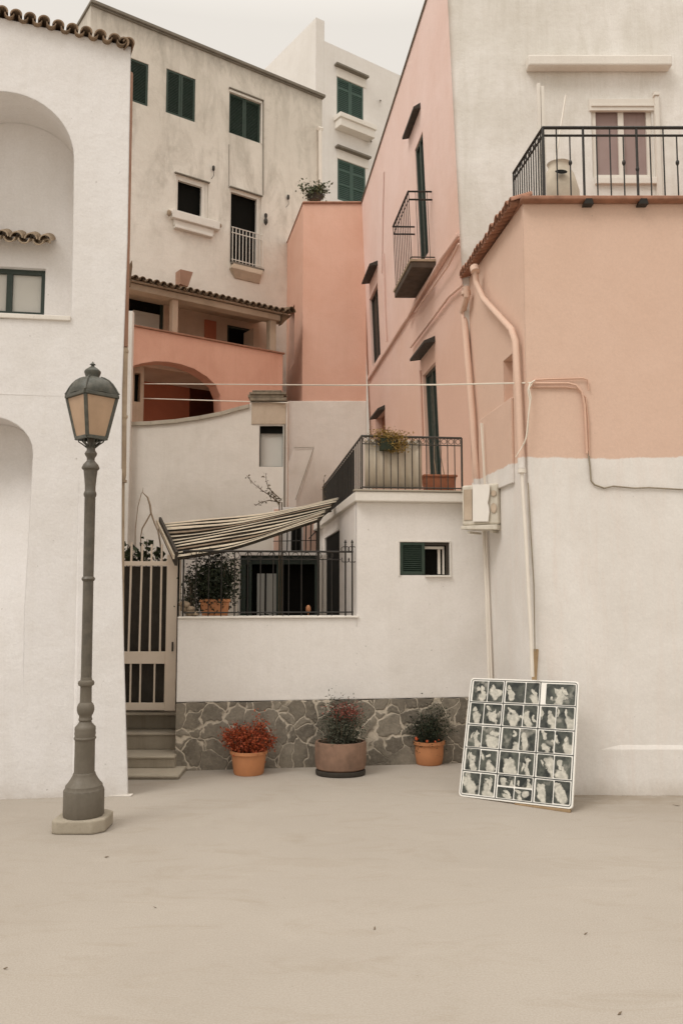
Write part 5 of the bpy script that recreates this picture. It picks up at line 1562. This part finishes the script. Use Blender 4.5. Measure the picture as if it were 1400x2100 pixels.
mb = MB(); qa = wBd.pt(.55, -.002, -.01); qb = wBd.pt(bw - .03, -.002, -.01)
qa.z = 0; qb.z = 0
mb.hexa([V((qa.x, qa.y - .02, 0)), V((qb.x, qb.y - .02, 0)), V((qb.x + .03, qb.y + .05, 0)), V((qa.x + .03, qa.y + .05, 0)),
         V((qa.x, qa.y - .02, .012)), V((qb.x, qb.y - .02, .026)), V((qb.x + .03, qb.y + .05, .026)), V((qa.x + .03, qa.y + .05, .012))])
single(mb, 'wood_wedge', M['wood'], 'brown wooden wedge under the right bottom corner of the photo board', 'wedge', V((qb.x, qb.y, 0)), bevel=.003)
pk0 = wF0.px(1098.5, 1331, .010); pk1 = wF0.px(1094.5, 1397, .010)
mb = MB(); mb.bar(pk1, pk0, .046, .018, ref=V((0, 1, 0))); single(mb, 'wooden_batten', M['wood'], 'short bare wooden batten fixed upright on the corner just above the photo board', 'batten', pk1, bevel=.003)
mb = MB(); mb.tube([wf(1096, 1335, .03), wf(1094, 1200, .02), wf(1088, 1100, .02), wf(1082, 990, .02)], .006, 6)
single(mb, 'grey_cord', M['cabledark'], 'thin grey cord running down the white corner to the wooden batten', 'cord', wf(1096, 1335, .03), smooth=40)

# ================================================================== POTTED PLANTS
random.seed(40)
p1 = G(510, 1586); 
k1 = p1.y / F
pt = thing('red_potted_shrub', 'round orange pot filled with a bright red leafed shrub, nearest the steps', 'potted plant', p1, 'potted plants along the stone base')
mb = MB(); r1, h1_ = 36 * k1, 47 * k1 * .98
mb.lathe([(r1 * .80, 0), (r1 * .83, .01), (r1 * .97, h1_ * .86), (r1 * 1.05, h1_ * .87), (r1 * 1.06, h1_), (r1 * .93, h1_), (r1 * .9, h1_ * .8)], p1, 32, capt=False); mb.build('pot', M['pot'], pt, smooth=40)
mb = MB(); mb.lathe([(.001, h1_ * .86), (r1 * .92, h1_ * .86)], p1, 24, capb=False, capt=False); mb.build('soil', M['soil'], pt)
shrub(pt, p1 + V((0, 0, h1_ * .9)), 48 * k1, .19, 70 * k1, 6000, .030, M['leafred'], asp=.6, stems=46, clump=.085, base=.15)
p2 = G(698, 1588); k2 = p2.y / F
pt2 = thing('oval_trough_plant', 'wide weathered pink-brown oval trough with a grey green shrub topped by red flowers', 'potted plant', p2, 'potted plants along the stone base')
mb = MB(); mb.lathe([(48 * k2, 0), (50 * k2, .012), (50 * k2, .05), (44 * k2, .055)], p2 + V((0, 0, 0)), 32, sy=.72); mb.build('saucer', M['hood'], pt2, smooth=40)
mb = MB(); hh = 56 * k2
mb.lathe([(45 * k2, .056), (49 * k2, .07), (51.5 * k2, hh * .5), (51.5 * k2, hh + .03), (50.5 * k2, hh + .05), (46 * k2, hh + .05), (45 * k2, hh)], p2, 36, sy=.72, capt=False, wob=.006); mb.build('trough', M['pot2'], pt2, smooth=40)
mb = MB(); mb.lathe([(.001, hh + .02), (46 * k2, hh + .02)], p2, 24, sy=.72, capb=False, capt=False); mb.build('soil', M['soil'], pt2)
shrub(pt2, p2 + V((0, 0, hh + .02)), 50 * k2, .19, 84 * k2, 7000, .025, M['leafgrey'], asp=.45, stems=46, clump=.13, base=.0)
mb = MB()
for i in range(620):
    p = p2 + V((random.gauss(.06, .085), random.gauss(-.02, .08), hh + random.gauss(.36, .045))); mb.leaf(p, random.uniform(.015, .03), asp=.6)
mb.build('foliage', M['leafred2'], pt2)  # loose petals: these are the red flowers, not leaves
p3 = G(879, 1566); k3 = p3.y / F
pt3 = thing('tomato_pot', 'small orange pot with a dark bush and orange fruits, nearest the photo board', 'potted plant', p3, 'potted plants along the stone base')
mb = MB(); r3 = 30 * k3; h3 = 46 * k3
mb.lathe([(r3 * .82, 0), (r3 * .88, .012), (r3 * .97, h3 * .45), (r3 * .98, h3 * .84), (r3 * 1.08, h3 * .86), (r3 * 1.09, h3), (r3 * .95, h3), (r3 * .92, h3 * .8)], p3, 32, capt=False); mb.build('pot', M['pot'], pt3, smooth=40)
mb = MB(); mb.lathe([(.001, h3 * .86), (r3 * .94, h3 * .86)], p3, 24, capb=False, capt=False); mb.build('soil', M['soil'], pt3)
shrub(pt3, p3 + V((-.03, 0, h3 * .9)), 44 * k3, .16, 80 * k3, 7500, .025, M['leafdark'], asp=.45, stems=46, clump=.13, base=.0)
for dx, dz, rr in ((-.145, .035, .021), (-.035, .02, .016), (.055, .015, .012), (.10, .02, .011)):
    mb = MB(); mb.lathe([(.001, -rr), (.7 * rr, -.7 * rr), (rr, 0), (.7 * rr, .75 * rr), (.001, rr)], p3 + V((dx, -.17 if abs(dx) < .1 else -.10, h3 + dz)), 12, capb=False, capt=False); mb.build('fruit', M['tomato'], pt3, smooth=80)

# ================================================================== STREET LAMP
pc = G(171, 1699)
kk = pc.y / F
lamp = thing('street_lamp', 'old cast iron street lamp with a four sided amber lantern on a concrete plinth', 'street lamp', pc)
def zy(y): return EYE.z + (1200 - y) * kk * 1.0
mb = MB(); pl = zy(1683) ; pl = .108
hw_, ch_ = 51 * kk, 13 * kk
oct_ = [(-hw_ + ch_, -hw_), (hw_ - ch_ * 1.6, -hw_), (hw_, -hw_ + ch_ * 1.6), (hw_, hw_ - ch_), (hw_ - ch_, hw_), (-hw_ + ch_, hw_), (-hw_, hw_ - ch_), (-hw_, -hw_ + ch_ * .6)]
mb.prism([pc + V((x_, y_ * .85, 0)) for x_, y_ in oct_], V((0, 0, pl))); mb.build('plinth', M['plinth'], lamp, bevel=.012)
Z0 = lambda y: (1699 - y) * kk * .991
prof = [(39, 1683.5), (39.8, 1682), (39.8, 1634), (38.8, 1631), (36.5, 1627), (36, 1622), (31, 1615), (27, 1608), (23, 1600), (22.5, 1598.5), (22, 1596), (21.3, 1594), (20, 1593),
        (19.6, 1530), (20.2, 1527), (21.8, 1526), (21.8, 1523.5), (20.3, 1522), (20.3, 1519), (21, 1515), (20.3, 1511), (20.7, 1506), (20.2, 1502), (18, 1499), (14, 1494), (11.6, 1489), (13.4, 1487), (13.4, 1484), (12.3, 1482)]
for k in range(11):
    t = -.75 + 1.58 * k / 10
    prof.append((17.2 * math.cos(t), 1465 - 19 * math.sin(t)))
prof += [(11.6, 1448), (11.2, 1420), (12, 1418), (15, 1417), (16.3, 1413), (15, 1408.5), (11.5, 1406), (10.8, 1400)]
mb = MB()
def place(prof): return [(r * kk, Z0(y - r / F * (y - 1200))) for r, y in prof]
iSplit = [i for i, q in enumerate(prof) if q[1] == 1523.5][0]
mb.lathe(place(prof[:4]), pc, 16, rot=.2); mb.build('drum', M['lampbase'], lamp, smooth=30)
mb = MB(); mb.lathe(place(prof[3:]), pc, 28, capb=False); mb.build('base', M['lampbase'], lamp, smooth=35)
prof2 = [(10.8, 1401), (10.6, 1300), (10.4, 1204), (12, 1202.5), (13.8, 1199), (12, 1195.5), (10.4, 1194), (10.8, 1100), (10.9, 1029), (12.4, 1026), (13, 1021.5), (12, 1018), (10.6, 1015), (10.9, 1004), (12.2, 988), (14, 972), (17.5, 968), (17.8, 965), (15, 959), (10, 954), (7.8, 951), (8, 946), (11.5, 940), (12.6, 936), (11, 933), (8.6, 930), (8.5, 925), (7.6, 918), (8, 906)]
mb = MB(); mb.lathe(place(prof2), pc, 24, capb=False); mb.build('post', M['lamp'], lamp, smooth=35)
# lantern: corner towards the camera
rot = -math.pi / 2 + .04
def corner(hd, y, k): a_ = rot + k * math.pi / 2; return V((pc.x + hd * kk * math.cos(a_), pc.y + hd * kk * math.sin(a_), pc.z + Z0(y)))
mb = MB()
for k in range(4):
    mb.bar(corner(31, 905, k), corner(51, 822, k), .030, .026)
    mb.bar(corner(32, 906, k), corner(32, 906, k + 1), .024, .03)
    mb.bar(corner(53, 818, k), corner(53, 818, k + 1), .035, .03)
mb.build('lantern_frame', M['lamptop'], lamp, bevel=.004)
for k in range(4):
    a_, b_, c_, d_ = corner(31, 904, k), corner(31, 904, k + 1), corner(50.5, 822, k + 1), corner(50.5, 822, k)
    nrm = (b_ - a_).cross(d_ - a_).normalized() * .004
    mb = MB(); mb.hexa([a_ - nrm, b_ - nrm, b_ + nrm, a_ + nrm, d_ - nrm, c_ - nrm, c_ + nrm, d_ + nrm]); mb.build('pane', M['amber'], lamp)
mb = MB(); rp_ = [(54, 817), (54.5, 813), (51, 808), (47, 800), (41, 791), (33, 783), (24, 778), (17, 776)]
vs = []
for hd, y in rp_:
    for k in range(4):
        for j in range(4):
            p_ = corner(hd, y, k).lerp(corner(hd, y, k + 1), j / 4)
            c0_ = V((pc.x, pc.y, p_.z)); bulge = 1 + .16 * math.sin(math.pi * j / 4) * (1 if y < 812 else .35)
            dz_ = -.0 
            vs.append(c0_ + (p_ - c0_) * bulge + V((0, 0, (.018 if y > 790 else 0) * math.sin(math.pi * j / 4))))
m16 = 16
mb.add(vs, [(i * m16 + k, i * m16 + (k + 1) % m16, (i + 1) * m16 + (k + 1) % m16, (i + 1) * m16 + k) for i in range(len(rp_) - 1) for k in range(m16)])
mb.f.append(tuple(range(m16))[::-1])
for k in range(4):
    mb.tube([corner(hd * 1.02, y, k) for hd, y in rp_[1:]], .009, 6)
mb.build('lantern_roof', M['lamptop'], lamp, smooth=40)
prof3 = [(16, 777), (14, 774.5), (13.5, 772), (15.5, 766), (17, 761), (16.8, 758.5), (14, 756), (9, 753.5), (4.5, 751.5), (3, 750), (3.2, 748.8), (6, 747.3), (5.6, 746.2), (3, 744.8), (1.8, 743), (.3, 741.5)]
mb = MB(); mb.lathe(place(prof3), pc, 20); mb.build('finial', M['lamptop'], lamp, smooth=35)
mb = MB()
for k in range(4):
    for q, hd in ((0, 27), (.30, 20), (-.30, 20)):
        a_ = rot + k * math.pi / 2 + (math.pi / 4 if False else 0) + q * 2.0
        o1 = V((math.cos(a_), math.sin(a_), 0)) * kk
        P0_ = V((pc.x, pc.y, pc.z))
        mb.tube([P0_ + o1 * 7 + V((0, 0, Z0(927))), P0_ + o1 * (hd * .62) + V((0, 0, Z0(919))), P0_ + o1 * hd * .95 + V((0, 0, Z0(913))), P0_ + o1 * hd * .90 + V((0, 0, Z0(906)))], .006, 6)
mb.build('scroll', M['lamptop'], lamp, smooth=50)
lamp.rotation_euler = (0, -.006, 0)

# ================================================================== LITTER ON THE GROUND
random.seed(9)
lit = ((768, 1906, 'dry curled leaf lying in the middle of the square', .05), (318, 1863, 'tiny dark twig piece on the ground left of the middle', .03), (12, 1988, 'dark leaf scrap at the far left of the open ground', .045),
       (219, 1759, 'thin dry stalk on the ground in front of the lamp plinth', .07), (1200, 1917, 'small brown leaf on the right side of the open ground', .035), (1270, 2081, 'dark leaf fragment at the bottom right of the ground', .045), (1385, 1653, 'dark scrap lying at the foot of the white wall far right', .10))
for x, y, lb, sz in lit:
    sz *= .6
    p = G(x, y); mb = MB()
    d = V((math.cos(x), math.sin(x) * .4, 0)).normalized(); w_ = V((-d.y, d.x, 0))
    q = [p - d * sz * .5 + V((0, 0, .004)), p + w_ * sz * .16 + V((0, 0, .010)), p + d * sz * .5 + V((0, 0, .014)), p - w_ * sz * .16 + V((0, 0, .006))]
    mb.hexa([v - V((0, 0, .003)) for v in q] + q)
    single(mb, 'dry_leaf', M['twig'], lb, 'leaf', V((p.x, p.y, 0)), 'scraps scattered on the open ground')
# pale kerb strip at the foot of the white house
mb = MB(); k0 = G(215, 1634); k1_ = G(266, 1633)
mb.box(W(V((k0.x, k0.y, 0)), u=V((1, 0, 0))), 0, k1_.x - k0.x + .02, 0, .012, -.08, .0)
single(mb, 'kerb_strip', M['trim'], 'short pale strip at the foot of the white arched house corner', 'kerb', V((k0.x, k0.y, 0)))
